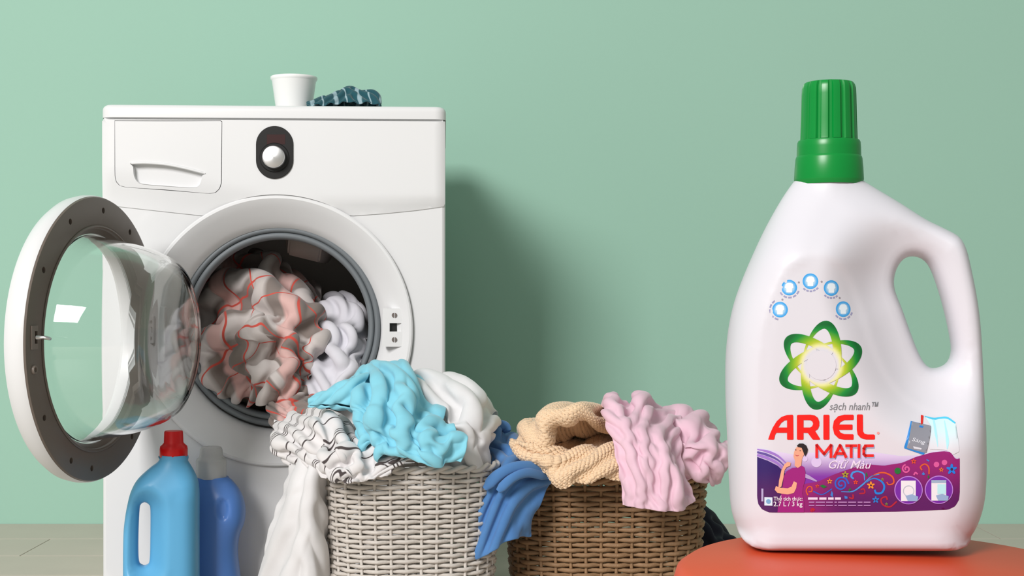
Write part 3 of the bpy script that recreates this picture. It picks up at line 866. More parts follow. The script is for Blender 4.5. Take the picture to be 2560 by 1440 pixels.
def text(name, body, px, py, h, color, layer, parent, shear=0.0, width=None, bold=0.0, rot=0.0):
    """lettering with its left baseline at px,py and capital height h pixels"""
    cu = bpy.data.curves.new('t', 'FONT'); cu.body = body; cu.size = 1.0; cu.shear = shear; cu.offset = bold; cu.resolution_u = 3
    o = bpy.data.objects.new('t', cu); C.objects.link(o)
    me = o.to_mesh(); P = np.array([v.co[:2] for v in me.vertices]); faces = [tuple(p.vertices) for p in me.polygons]
    o.to_mesh_clear(); bpy.data.objects.remove(o); bpy.data.curves.remove(cu)
    s = h / .72; sx = s if width is None else width / (P[:, 0].max() - P[:, 0].min())
    x = (P[:, 0] - P[:, 0].min()) * sx; y = P[:, 1] * s; ca, sa = math.cos(rot), math.sin(rot)
    uv = np.array([bpx(px + a * ca + b * sa, py - b * ca + a * sa, BT - .001) for a, b in zip(x, y)]); tt = bsurf(uv)
    V = [(a[0], -t - .00012 * layer, a[1]) for a, t in zip(uv, tt)]
    return mesh_obj(name, V, faces, mat('ink_%d_%d_%d' % color, rgb(*color), .38), parent, False)

def build_print():
    # five small blue round icons on an arc with their captions
    for cx, cy, cap in ((1950, 774, (100, 250)), (1973, 719, (20, 160)), (2026, 703, (40, 140)), (2079, 720, (50, 140)), (2110, 773, (20, 150))):
        bl = lambda x, y, c=(cx, cy): (lambda k: tuple((1 - k) * a + k * b for a, b in zip(rgb(184, 214, 228), rgb(40, 155, 225))))(float(smooth01((math.hypot(x - c[0], y - c[1]) - 8) / 10)))
        ic = ink('round_icon', [disc(cx, cy, 19.5, 40)], None, 1, big, dense=4, colfun=bl)
        g = disc(cx, cy + 1, 8.5, 16, 11)
        ink('icon_garment', [[(cx - 9, cy - 9), (cx - 4, cy - 12), (cx + 4, cy - 12), (cx + 9, cy - 9), (cx + 11, cy), (cx + 7, cy + 3), (cx + 7, cy + 12), (cx - 7, cy + 12), (cx - 7, cy + 3), (cx - 11, cy)]], (226, 238, 246), 2, ic)
        a0, a1 = cap
        arcs = [ribbon([(cx + 25 * math.cos(math.radians(a)), cy + 25 * math.sin(math.radians(a))) for a in np.linspace(s, s + (a1 - a0) / 5 * .72, 4)], 4.0) for s in np.linspace(a0, a1, 5, endpoint=False)]
        ink('icon_caption', arcs, (150, 150, 185), 1, ic)
    ink('caption_dot', [disc(x, y, 2.6, 8) for x, y in ((1956, 749), (1997, 706), (2054, 704), (2101, 745))], (150, 145, 155), 1, big)
    # six-loop emblem
    ex, ey = 2053, 913
    A = [(0, rgb(210, 209, 216)), (42, rgb(210, 209, 216)), (50, rgb(222, 222, 150)), (58, rgb(176, 190, 45)), (72, rgb(110, 170, 30)), (88, rgb(8, 134, 50)), (103, rgb(0, 92, 38)), (120, rgb(0, 120, 45))]
    def grad(x, y):
        r = math.hypot(x - ex, y - ey)
        return tuple(float(np.interp(r, [k for k, _ in A], [c[i] for _, c in A])) for i in range(4))
    em = ink('emblem', [disc(ex, ey, 37, 40)], (210, 209, 216), 5, big)
    for k in range(6):
        ax = math.radians(7.5 + 60 * k); d = (math.sin(ax), -math.cos(ax)); r_ = (math.cos(ax), math.sin(ax))
        outp, inp = [], []
        for th in np.linspace(-100, 92, 60):
            t = math.radians(th); co, si = math.cos(t), math.sin(t)
            w = 5 + 16 * float(smooth01((th + 80) / 85))
            o_ = np.array([112 * co, 49 * si]); nv = np.array([co / 112, si / 49]); nv /= np.linalg.norm(nv)
            i_ = o_ - nv * w
            outp.append(o_); inp.append(i_)
        pl = [(ex + p[0] * d[0] + p[1] * r_[0], ey + p[0] * d[1] + p[1] * r_[1]) for p in outp + inp[::-1]]
        o = ink('emblem_loop', [pl], None, 2, em, dense=5, colfun=grad)
        for v in o.data.vertices:                     # each loop dips under its neighbour on one side and over it on the other
            q = np.array([v.co.x, v.co.z]) - np.array(bpx(ex, ey, BT - .001)); s = (q[0] * r_[0] - q[1] * r_[1]) / .011
            v.co.y -= .00012 * max(-1, min(1, s))
    o = text('slogan', 'sạch nhanh™', 2074, 1025, 19, (120, 122, 126), 2, big, shear=.22, width=124, bold=.006)
    # red brand letters
    K = lambda pts: crop(pts, 1860, 1020, 5.144)
    br = empty('lettering', (0, 0, 0)); br.parent = big; RED = (232, 18, 10)
    ink('letter', [K([(310, 405), (335, 330), (370, 250), (420, 170), (480, 115), (550, 90), (620, 85), (632, 95), (635, 400), (625, 408), (562, 408), (553, 400), (553, 318), (415, 318), (400, 345), (388, 400), (375, 408)])], RED, 3, br, [[K([(440, 250), (480, 190), (520, 160), (553, 155), (553, 250)])]])
    ink('letter', [K([(680, 100), (690, 88), (850, 85), (910, 95), (950, 125), (968, 175), (968, 225), (950, 270), (915, 295), (978, 395), (972, 408), (890, 408), (875, 395), (820, 320), (765, 318), (765, 400), (755, 408), (690, 408), (680, 398)])], RED, 3, br, [[K([(765, 155), (850, 155), (880, 175), (888, 205), (875, 235), (850, 250), (765, 250)])]])
    ink('letter', [K([(1020, 95), (1030, 86), (1088, 86), (1098, 95), (1098, 398), (1088, 408), (1030, 408), (1020, 398)])], RED, 3, br)
    ink('letter', [K([(1410, 95), (1410, 145), (1400, 153), (1290, 155), (1240, 180), (1222, 212), (1390, 212), (1395, 220), (1395, 270), (1388, 280), (1220, 280), (1240, 315), (1290, 335), (1400, 337), (1408, 345), (1408, 400), (1400, 408), (1290, 408), (1215, 390), (1160, 335), (1140, 250), (1155, 165), (1210, 105), (1290, 85), (1400, 85)])], RED, 3, br)
    ink('letter', [K([(1450, 95), (1460, 82), (1520, 82), (1528, 92), (1530, 300), (1550, 330), (1590, 340), (1670, 340), (1683, 350), (1683, 395), (1672, 405), (1570, 405), (1500, 385), (1460, 340), (1450, 280)])], RED, 3, br)
    ink('registered_mark', [K(disc(1725, 322, 17, 12))], (232, 150, 146), 3, br)
    for ln in ([[(935, 628), (935, 478), (1030, 590), (1118, 478), (1118, 628)], [(1160, 628), (1235, 480), (1310, 628)], [(1195, 585), (1280, 585)], [(1315, 485), (1440, 485)], [(1378, 485), (1378, 628)], [(1478, 476), (1478, 628)], [(1655, 485), (1560, 486), (1540, 520), (1540, 590), (1560, 612), (1655, 612)]],):
        ln = [K(q) for q in ln]
        def st(q, w):
            q = np.array(q); out = []
            for a, b in zip(q[:-1], q[1:]):
                t = (b - a) / np.linalg.norm(b - a); n = np.array([-t[1], t[0]]) * w / 2; e = t * w * .35
                out.append(np.array([a - e + n, b + e + n, b + e - n, a - e - n]))
            return out
        sh = [p + np.array([1.6, 2.4]) for q in ln for p in st(q, 8)]
        ink('letter_shadow', sh, (150, 168, 205), 3, br)
        ink('letter', [p for q in ln for p in st(q, 7.2)], (222, 30, 28), 4, br)
    # purple panel across the foot of the bottle
    pan = [(1893, 1121), (1893, 1245), (1896, 1262), (1905, 1274), (1922, 1281), (2060, 1281), (2240, 1279), (2370, 1274), (2388, 1266), (2398, 1250), (2400, 1232), (2400, 1143), (2391, 1146), (2376, 1128), (2360, 1126), (2330, 1129), (2300, 1138), (2250, 1140), (2180, 1130), (2100, 1132), (2020, 1132), (1980, 1136), (1940, 1128)]
    def lilac(x, y):
        k = float(smooth01((y - 1126) / 70)); return tuple((1 - k) * a + k * b for a, b in zip(rgb(214, 202, 232), rgb(122, 42, 160)))
    label = ink('label', [pan], None, 1, big, dense=7, colfun=lilac)
    def magenta(x, y):
        k = float(smooth01((y - 1150) / 110)); h = math.exp(-((x - 2010) / 60) ** 2) * .5
        c = tuple((1 - k) * a + k * b for a, b in zip(rgb(142, 22, 108), rgb(86, 14, 92))); return tuple(a * (1 - h) + b * h for a, b in zip(c, rgb(172, 30, 120)))
    ink('label_wave', [[(1905, 1274), (1922, 1281), (2060, 1281), (2240, 1279), (2370, 1274), (2388, 1266), (2398, 1250), (2400, 1232), (2400, 1146), (2390, 1149), (2376, 1130), (2360, 1128), (2330, 1131), (2290, 1142), (2255, 1157), (2210, 1164), (2170, 1161), (2130, 1170), (2085, 1186), (2045, 1204), (2010, 1210), (1985, 1240), (1940, 1262)]], None, 2, label, dense=7, colfun=magenta)
    ind = lambda x, y: (lambda k: tuple((1 - k) * a + k * b for a, b in zip(rgb(40, 12, 96), rgb(72, 14, 88))))(float(smooth01((y - 1160) / 90)))
    ink('label_arc', [[(1893, 1143), (1920, 1152), (1945, 1165), (1962, 1182), (1975, 1210), (1978, 1281), (1922, 1281), (1905, 1274), (1896, 1262), (1893, 1245)]], None, 3, label, dense=7, colfun=ind)
    ink('label_stripe', [ribbon([(1893, 1124), (1920, 1129), (1945, 1140), (1968, 1160)], [2, 6, 5, 2]), ribbon([(1893, 1138), (1918, 1145), (1944, 1158), (1964, 1178)], [6, 7, 5, 2])], (150, 112, 196), 4, label)
    ink('label_stripe', [ribbon([(1893, 1131), (1918, 1137), (1945, 1150), (1966, 1170)], [5, 6, 4, 1])], (92, 74, 150), 4, label)
    ink('label_stripe', [ribbon([(2005, 1186), (2020, 1192), (2042, 1203)], [10, 9, 3])], (172, 150, 196), 4, label)
    ink('soft_dot', [disc(2041, 1155, 13), disc(2012, 1147, 7), disc(2100, 1148, 12)], (206, 190, 228), 3, label)
    # vines, spirals and flowers
    def spiral(cx, cy, r0, r1, turns, a0): return [(cx + (r0 + (r1 - r0) * s) * math.cos(a0 + turns * 6.283 * s), cy + (r0 + (r1 - r0) * s) * math.sin(a0 + turns * 6.283 * s)) for s in np.linspace(0, 1, 14)]
    J = lambda pts: crop(pts, 2160, 1020, 5.143)
    ink('vine_print', [ribbon(spiral(2103, 1210, 3, 19, 1.9, .6), 4), ribbon([(2033, 1228), (2055, 1236), (2080, 1222)], 2.5)], (42, 92, 196), 4, label)
    ink('vine_print', [ribbon(K([(1250, 1075), (1400, 1070), (1530, 980), (1640, 880), (1740, 850)]), [1.5, 3, 4, 3, 2]), ribbon(K([(1550, 930), (1540, 850), (1470, 815), (1400, 830), (1380, 880), (1410, 910)]), [2, 4, 4, 5, 5, 4])], (64, 140, 214), 4, label)
    ink('vine_print', [ribbon(J([(20, 960), (120, 905), (220, 940), (260, 1010), (230, 1085), (160, 1095), (135, 1050)]), [2, 3, 4, 5, 5, 5, 4])], (20, 126, 214), 4, label)
    ink('vine_print', [ribbon(J([(10, 970), (130, 860), (250, 830), (360, 880), (380, 960), (320, 985), (290, 950)]), [1, 3, 4, 4, 4, 3, 3]), ribbon(J([(835, 850), (830, 760), (780, 720), (725, 755), (745, 800)]), 3.5), ribbon(K([(820, 1120), (800, 1060), (830, 1010), (870, 1020), (870, 1070), (830, 1075)]), 3)], (206, 84, 40), 4, label)
    ink('vine_print', [ribbon(J([(420, 1200), (330, 1270), (240, 1240), (220, 1170), (280, 1140), (300, 1180)]), 4), ribbon(K([(1480, 1100), (1550, 1090), (1540, 1040), (1500, 1050)]), 3.5), ribbon(K([(1350, 1150), (1400, 1160), (1400, 1110)]), 4), ribbon(K([(670, 1320), (660, 1290), (720, 1270), (760, 1300)]), 4), ribbon(K([(860, 1330), (880, 1300), (905, 1320)]), 7)], (168, 26, 52), 4, label)
    ink('vine_print', [ribbon(spiral(2266, 1172, 2, 11, 1.4, 2), 4), ribbon(J([(640, 860), (660, 830), (690, 850)]), 4), disc(2341, 1161, 7), disc(2361, 1156, 7)], (206, 84, 150), 4, label)
    def flower(cx, cy, r): return [(cx + r * (.72 + .28 * math.cos(5 * a)) * math.cos(a - 1.57), cy + r * (.72 + .28 * math.cos(5 * a)) * math.sin(a - 1.57)) for a in np.linspace(0, 6.283, 50, endpoint=False)]
    for cx, cy, r, c in ((2379, 1173, 14, (28, 120, 216)), (2177, 1213, 10, (236, 142, 34)), (2189, 1249, 9, (30, 118, 204)), (2113, 1186, 9, (160, 150, 40)), (2074, 1203, 7, (222, 132, 44)), (2043, 1215, 5, (206, 66, 40)), (2139, 1205, 6, (222, 66, 36)), (2284, 1153, 7, (214, 74, 40)), (2353, 1174, 6, (222, 112, 40)), (2206, 1198, 4, (150, 140, 40)), (2216, 1260, 4, (120, 140, 50))):
        f = ink('flower_print', [flower(cx, cy, r)], c, 5, label)
        ink('flower_eye', [disc(cx, cy, r * .26, 8)], (60, 30, 60), 6, f)
    ink('leaf_print', [K([(975, 1000), (1010, 985), (1070, 1010), (1020, 1030)]), K([(1565, 820), (1585, 850), (1585, 890), (1565, 870)]), disc(2244, 1177, 8), K([(1340, 1055), (1365, 1025), (1375, 1045), (1355, 1075)]), J([(815, 880), (830, 860), (840, 890), (822, 905)])], (24, 112, 48), 5, label)
    ink('drop_print', [K([(1128, 1060), (1145, 1100), (1140, 1150), (1110, 1120)]), K([(1290, 1125), (1330, 1140), (1330, 1165), (1295, 1165)]), J([(740, 850), (760, 820), (785, 850), (765, 862)]), J([(800, 655), (840, 670), (835, 690), (805, 675)])], (60, 120, 200), 5, label)
    # printed figure
    fig = ink('figure_dress', [K([(700, 760), (740, 740), (775, 760), (790, 830), (785, 930), (760, 1010), (750, 1100), (770, 1200), (770, 1340), (430, 1340), (440, 1250), (480, 1100), (500, 980), (510, 880), (550, 810), (620, 770)])], (150, 24, 118), 5, label)
    ink('figure_hair', [K([(680, 480), (710, 455), (760, 455), (800, 480), (820, 530), (810, 580), (785, 620), (760, 560), (740, 510), (690, 500)])], (34, 26, 28), 7, fig)
    ink('figure_face', [K([(690, 490), (740, 505), (765, 545), (770, 600), (745, 650), (735, 740), (690, 770), (650, 740), (655, 680), (635, 620), (645, 560), (665, 515)])], (222, 160, 132), 6, fig)
    ink('figure_eye', [K(disc(665, 537, 9, 8, 6)), K(disc(722, 548, 9, 8, 6))], (70, 40, 40), 7, fig)
    ink('figure_mouth', [K(ribbon([(655, 600), (680, 612), (705, 606)], [4, 12, 4]))], (196, 90, 90), 7, fig)
    ink('figure_arm', [K([(520, 720), (560, 690), (600, 700), (595, 740), (545, 760), (520, 800), (505, 900), (480, 1010), (440, 1030), (450, 930), (480, 800)]), K([(640, 940), (680, 960), (670, 1030), (640, 1090), (560, 1110), (430, 1090), (395, 1050), (410, 1000), (450, 1020), (560, 1030), (610, 1010)])], (224, 164, 134), 7, fig)
    # words on the label
    WH = (238, 234, 242)
    text('script_lettering', 'Giữ Màu', 2072, 1171, 21, (226, 214, 234), 5, label, shear=.35, width=106, bold=.004)
    text('volume_lettering', 'Thể tích thực:', 1934, 1251, 10, WH, 8, label, width=72, bold=.006)
    text('volume_lettering', '2.7 L / 3 kg', 1934, 1265, 12, WH, 8, label, width=72, bold=.006)
    ink('small_print', [ribbon([(2020 + a, 1246), (2020 + b, 1246)], 6) for a, b in ((0, 24), (28, 46), (50, 64), (67, 82))], (222, 206, 228), 6, label)
    ink('small_print', [ribbon([(2022 + a, y), (2022 + b, y)], 2.6) for y in (1255, 1263) for a, b in ((0, 14), (17, 40), (43, 60), (64, 70), (73, 95), (98, 118), (122, 134), (137, 154))], (176, 130, 188), 6, label)
    ink('small_print', [ribbon([(1906, 1222), (1906, 1254)], 5)], (170, 160, 200), 6, label)
    mk = ink('care_mark', [[(1911, 1243), (1931, 1243), (1931, 1264), (1911, 1264)]], (206, 222, 236), 7, label)
    ink('care_symbol', [disc(1921, 1253.5, 6, 12)], (110, 160, 200), 8, mk)
    # two washing machine badges
    for cx, cy, top in ((2271, 1225, False), (2347, 1224, True)):
        bd = ink('badge', [disc(cx, cy, 35.5, 48)], (176, 120, 206), 6, label)
        ink('badge_fill', [disc(cx, cy, 33, 48)], (112, 34, 160), 7, bd)
        ink('badge_machine', [[(cx - 19, cy - 24), (cx + 18, cy - 24), (cx + 18, cy + 27), (cx - 19, cy + 27)]], (224, 224, 230), 8, bd)
        if top:
            ink('badge_detail', [[(cx - 19, cy - 24), (cx + 18, cy - 24), (cx + 18, cy - 17), (cx - 19, cy - 17)]], (150, 172, 196), 9, bd)
            ink('badge_detail', [[(cx - 4, cy - 14), (cx + 17, cy - 14), (cx + 17, cy + 10), (cx - 4, cy + 10)]], (176, 226, 232), 9, bd)
        else: ink('badge_detail', [ribbon(disc(cx, cy + 2, 13, 24) + disc(cx, cy + 2, 13, 24)[:1], 2)], (178, 186, 200), 9, bd)
        ink('badge_cloth', [[(cx - 8, cy + 14), (cx + 8, cy + 10), (cx + 24, cy + 16), (cx + 22, cy + 27), (cx - 2, cy + 27)]], (142, 168, 204), 10, bd)
    # hang tag print
    tg = ink('tag_print', [J([(620, 180), (890, 245), (770, 605), (510, 515)])], (40, 130, 206), 3, big, dense=5)
    ink('tag_face', [J([(634, 186), (890, 245), (800, 580), (548, 515)])], (134, 136, 146), 4, tg, dense=5)
    ink('tag_hole', [J([(735, 235), (785, 245), (775, 265), (725, 258)])], (36, 120, 200), 5, tg)
    ink('tag_string', [J([(765, 110), (800, 118), (778, 215), (750, 225)])], (206, 40, 32), 6, tg)
    text('tag_lettering', 'Sáng', 2280, 1102, 9, (222, 224, 232), 5, tg, shear=.2, width=34, rot=.26)
    ink('tag_small_print', [J([(630, 490), (740, 515), (735, 535), (640, 520)])], (206, 208, 218), 5, tg)
    wt = lambda x, y: (lambda k: tuple((1 - k) * a + k * b for a, b in zip(rgb(196, 230, 236), rgb(212, 212, 219))))(float(smooth01((y - 1055) / 70)))
    w = ink('water_print', [J([(820, 130), (960, 160), (1120, 140), (1210, 215), (1228, 560), (1150, 600), (1060, 540), (840, 530), (890, 250)])], None, 2, big, dense=6, colfun=wt)
    ink('water_line', [ribbon(J([(815, 128), (930, 160), (1010, 152), (1110, 150), (1205, 212)]), [2, 5, 4, 5, 4])], (74, 190, 224), 3, w)
    ink('water_streak', [ribbon(J([(930, 170), (940, 350), (950, 500)]), [5, 6, 1]), ribbon(J([(1070, 180), (1080, 420), (1070, 530)]), [2, 8, 2])], (166, 222, 232), 3, w)
build_print()

# ------------------------------------------------------------------ the two bottles by the machine
P1 = np.array([(408 - 1280) / F * 2.2, 2.2, 0.0]); f1 = vplane(P1, math.radians(10))
blue = empty('fabric_softener_bottle', P1, math.radians(10))
tag(blue, 'sky blue plastic bottle with red cap and side handle in front of the machine', 'bottle')
m_sky = mat('sky_blue_plastic', rgb(98, 174, 218), .4, spec=.4)
m_red = mat('red_plastic', rgb(222, 6, 12), .35)
o1 = [(400, 1137), (399, 1149), (390, 1158), (375, 1169), (345, 1197), (328, 1227), (318, 1265), (312, 1302), (309, 1340), (308, 1420), (310, 1490), (314, 1516), (326, 1528), (350, 1529), (410, 1529), (470, 1529), (488, 1526), (497, 1512), (499, 1480), (499, 1400), (499, 1302), (499, 1235), (495, 1201), (484, 1175), (472, 1155), (469, 1149), (468, 1137)]
h1 = [(362, 1255), (371, 1259), (376, 1272), (376, 1340), (374, 1400), (366, 1412), (355, 1412), (347, 1400), (346, 1340), (349, 1272), (354, 1259)]
o1 = [f1(*p) for p in o1]; h1 = [f1(*p) for p in h1]
def blue_t(P, O, H):
    w = np.ones(len(O)); mid = (O + np.roll(O, -1, 0)) / 2; ztop = O[:, 1].max()
    w[mid[:, 1] < .01] = 4; w[mid[:, 1] > ztop - .003] = 30
    d = seg_dist(P, O, w); dh = seg_dist(P, H[0]); f = smooth01(dh / .035)
    up = np.clip((P[:, 1] - (ztop - .075)) / .075, 0, 1)
    T = .041 + (.0225 - .041) * smooth01(up); T = T * f + np.minimum(T, .015) * (1 - f)
    R = (.030 - .0075 * up) * f + .009 * (1 - f)
    e = np.where(inside(P, pan1), seg_dist(P, pan1), 0)
    return T * prof(np.minimum(d, dh * 1.2), R, 2.3) - .0012 * smooth01(e / .006)
pan1 = np.array([f1(*p) for p in catmull([(425, 1500), (422, 1300), (424, 1250), (440, 1222), (465, 1212), (490, 1222), (494, 1300), (492, 1500)], 60, True)])
inflate('bottle_body', catmull(o1, 160, True), [catmull(h1, 60, True)], blue_t, m_sky, blue, step=.005, grid=.006)
zc = lambda py: f1(434, py)[1]; s1 = 2.2 / F; cx1 = f1(434, 1140)[0]
rev_obj('cap', [(33 * s1, zc(1142)), (34.5 * s1, zc(1139)), (34.5 * s1, zc(1122)), (33 * s1, zc(1115)), (27 * s1, zc(1110)), (24 * s1, zc(1106)), (23 * s1, zc(1080)), (21.5 * s1, zc(1077)), (0, zc(1076))], m_red, blue, 48, c=(cx1, 0, 0), angle=50)

P2 = np.array([(528 - 1280) / F * 2.292, 2.292, 0.0])
b2 = empty('detergent_flask', P2)
tag(b2, 'round darker blue bottle with clear domed cap behind the red-capped bottle', 'bottle')
zz = lambda py: EYE - (py - 720) / F * 2.292; s2 = 2.292 / F
m_roy = mat('royal_blue_plastic', rgb(92, 138, 212), .32, spec=.45)
f2 = vplane(P2, 0)
o2 = [(493, 1192), (470, 1208), (455, 1230), (446, 1255), (443, 1282), (447, 1310), (458, 1340), (462, 1380), (456, 1440), (452, 1474), (455, 1491), (470, 1497), (528, 1497), (586, 1497), (601, 1491), (604, 1474), (600, 1440), (594, 1380), (598, 1340), (609, 1310), (613, 1282), (610, 1255), (601, 1230), (586, 1208), (563, 1192)]
o2 = [f2(*p) for p in o2]
ov2 = np.array([f2(*p) for p in disc(568, 1266, 17, 40, 30)])
def flask_t(P, O, H):
    w = np.ones(len(O)); mid = (O + np.roll(O, -1, 0)) / 2; w[mid[:, 1] < .008] = 4; w[mid[:, 1] > O[:, 1].max() - .003] = 30
    d = seg_dist(P, O, w); up = np.clip((P[:, 1] - (O[:, 1].max() - .05)) / .05, 0, 1)
    T = .036 - .0125 * smooth01(up)
    e = np.where(inside(P, ov2), seg_dist(P, ov2), 0)
    return T * prof(d, .034 - .0095 * up, 2.1) - .006 * smooth01(e / .007)
inflate('bottle_body', catmull(o2, 140, True), [], flask_t, m_roy, b2, step=.005, grid=.0035)
m_clear = mat('clear_cap_plastic', (.93, .94, .94, 1), .22, trans=.5, ior=1.3)
rev_obj('cap', [(36 * s2, zz(1195)), (37.5 * s2, zz(1192)), (37.5 * s2, zz(1152)), (36 * s2, zz(1147)), (30 * s2, zz(1143)), (28.5 * s2, zz(1138)), (27.5 * s2, zz(1124)), (24 * s2, zz(1117)), (0, zz(1115)), (0, zz(1118)), (22 * s2, zz(1119.5)), (25.5 * s2, zz(1125)), (26.5 * s2, zz(1139)), (29 * s2, zz(1146)), (34.5 * s2, zz(1150)), (35.5 * s2, zz(1153)), (35 * s2, zz(1195))], m_clear, b2, 48, angle=50)
rev_obj('pouring_spout', [(33 * s2, zz(1193)), (32 * s2, zz(1188)), (20 * s2, zz(1184)), (18 * s2, zz(1160)), (15 * s2, zz(1158)), (14 * s2, zz(1184)), (0, zz(1186))], mat('pale_spout', rgb(190, 204, 210), .4), b2, 32, angle=50)

# ------------------------------------------------------------------ wicker baskets
def wicker(name, label, cx, cy, hw, hd, rim_z, yaw, mats, nst, pitch, rs, taper=.9, power=3.2, rimr=.0055):
    b = empty(name, (cx, cy, 0), yaw); tag(b, label, 'basket', 'wicker laundry baskets')
    m_row, m_st, m_rim = mats
    def loop(n, grow=0.0, phase=0.0):
        a = np.linspace(0, 2 * math.pi, 4000, endpoint=False)
        x = np.sign(np.cos(a)) * np.abs(np.cos(a)) ** (2 / power) * hw; y = np.sign(np.sin(a)) * np.abs(np.sin(a)) ** (2 / power) * hd
        L = np.r_[0, np.cumsum(np.hypot(np.diff(np.r_[x, x[0]]), np.diff(np.r_[y, y[0]])))]
        s = (np.arange(n) + phase) / n * L[-1] % L[-1]
        X = np.interp(s, L, np.r_[x, x[0]]); Y = np.interp(s, L, np.r_[y, y[0]])
        P = np.c_[X, Y]; t = np.roll(P, -1, 0) - np.roll(P, 1, 0); t /= np.linalg.norm(t, axis=1)[:, None]
        g = np.broadcast_to(grow, (n,))
        return P + np.c_[t[:, 1], -t[:, 0]] * g[:, None]
    meshes = []
    sub = 6
    for k in (0, 1):
        n = nst * sub
        g = rs * .95 * np.cos(np.arange(n) / sub * math.pi + k * math.pi)
        P = loop(n, g)
        rng = np.random.default_rng(k); zj = boxblur(rng.normal(size=(n, 1, 1)), 2)[:, 0, 0] * .0006
        V, Fc = tube_data(np.c_[P, zj], rs, 6, True)
        me = bpy.data.meshes.new('strand'); me.from_pydata([tuple(map(float, v)) for v in V], [], Fc); me.update()
        me.polygons.foreach_set('use_smooth', [True] * len(Fc)); me.materials.append(m_row); meshes.append(me)
    z = pitch * .6; i = 0
    while z < rim_z - rimr * 1.3:
        o = link('strand', meshes[i % 2], b, (0, 0, z)); s = taper + (1 - taper) * z / rim_z
        o.scale = (s, s, 1); z += pitch; i += 1
    P = loop(nst, 0.0)
    for p in P:
        tube('stake', [(p[0] * taper, p[1] * taper, .001), (p[0], p[1], rim_z - .004)], rs * .75, m_st, b, 6)
    n = nst * 8
    for k in (0, 1):
        ph = np.arange(n) / n * 2 * math.pi * (nst / 2) + k * math.pi
        Q = loop(n, rimr * .55 * np.cos(ph)); path = np.c_[Q, rim_z - rimr * .3 + rimr * .55 * np.sin(ph)]
        tube('rim', path, rimr * .62, m_rim, b, 8, True)
    Q = loop(64, -rs) * taper
    mesh_obj('base', [(p[0], p[1], .004) for p in Q], [tuple(range(64))], m_row, b, False)
    return b
m_wr = mat('white_wicker', rgb(206, 199, 191), .6, var=.14, vscale=60, bump=.3, bscale=400)
m_ws = mat('white_wicker_stake', rgb(214, 208, 201), .6, var=.1, vscale=60)
m_br = mat('brown_wicker', rgb(150, 118, 86), .6, var=.3, vscale=50, bump=.4, bscale=400)
m_bs = m_br
m_brim = mat('brown_wicker_rim', rgb(176, 140, 102), .6, var=.25, vscale=50, bump=.4, bscale=300)
WB = (-.1545, 2.065); BB = (.148, 2.165)
wicker('wicker_basket', 'white painted wicker basket heaped with blue, white and striped laundry', WB[0], WB[1], .131, .125, .268, math.radians(6), (m_wr, m_ws, m_ws), 38, .0072, .0032)
wicker('wicker_basket', 'brown wicker basket holding the pink shirt and the beige knit', BB[0], BB[1], .158, .115, .236, 0, (m_br, m_bs, m_brim), 38, .0078, .0036)

# ------------------------------------------------------------------ laundry
#GARMENTS
def net(rows): return [np.array([wp(*p) for p in r]) for r in rows]
def garment(name, label, cat, base, group='laundry in and around the baskets'):
    g = empty(name, base); tag(g, label, cat, group); return g
H_WHITE = ('ell', (WB[0] + .005, WB[1] + .01, .235), (.115, .105, .135))
H_BROWN = ('ell', (BB[0], BB[1] + .01, .215), (.135, .095, .10))

m_cyan = fabric_mat('cyan_jersey', rgb(126, 202, 222), rgb(144, 212, 229))
m_wht = fabric_mat('white_cotton', rgb(222, 221, 222))
m_wht2 = fabric_mat('white_linen', rgb(214, 213, 220))
m_pink = fabric_mat('pink_jersey', rgb(245, 205, 223), rgb(249, 214, 229), trans=.15)
m_denim = fabric_mat('blue_denim', rgb(70, 116, 174), rgb(94, 144, 200), weave=600, bump=.25)
m_navy = fabric_mat('dark_cotton', rgb(38, 40, 52), sheen=.1)
m_mint = fabric_mat('mint_lace', rgb(150, 206, 190))

def plaid():
    m = fabric_mat('taupe_check', rgb(150, 140, 136)); nt = m.node_tree; b = nt.nodes['Principled BSDF']
    tc = nt.nodes.new('ShaderNodeTexCoord'); uv = tc.outputs['UV']
    base = mix_col(nt, line_pattern(nt, uv, 0, .17, [(.035, .022)]), rgb(134, 123, 117), rgb(196, 188, 184))
    base = mix_col(nt, line_pattern(nt, uv, 1, .17, [(.045, .022)]), base, rgb(206, 198, 195))
    base = mix_col(nt, line_pattern(nt, uv, 0, .17, [(.105, .016)]), base, rgb(214, 176, 170))
    f = line_pattern(nt, uv, 0, .17, [(.125, .0024), (.012, .0014)]); g = line_pattern(nt, uv, 1, .17, [(.085, .0024), (.14, .0014)])
    base = mix_col(nt, f, base, rgb(206, 84, 72)); base = mix_col(nt, g, base, rgb(206, 84, 72))
    nt.links.new(base, b.inputs['Base Color']); return m
def striped():
    m = fabric_mat('striped_cotton', rgb(232, 229, 229)); nt = m.node_tree; b = nt.nodes['Principled BSDF']
    tc = nt.nodes.new('ShaderNodeTexCoord'); uv = tc.outputs['UV']
    rt = nt.nodes.new('ShaderNodeMapping'); rt.inputs['Rotation'].default_value[2] = math.radians(38); nt.links.new(uv, rt.inputs['Vector'])
    f = line_pattern(nt, rt.outputs[0], 1, .082, [(.010, .0014), (.0165, .0014), (.023, .0014), (.058, .0016)])
    nt.links.new(mix_col(nt, f, rgb(222, 219, 219), rgb(78, 70, 70)), b.inputs['Base Color']); return m
m_plaid = plaid(); m_stripe = striped()

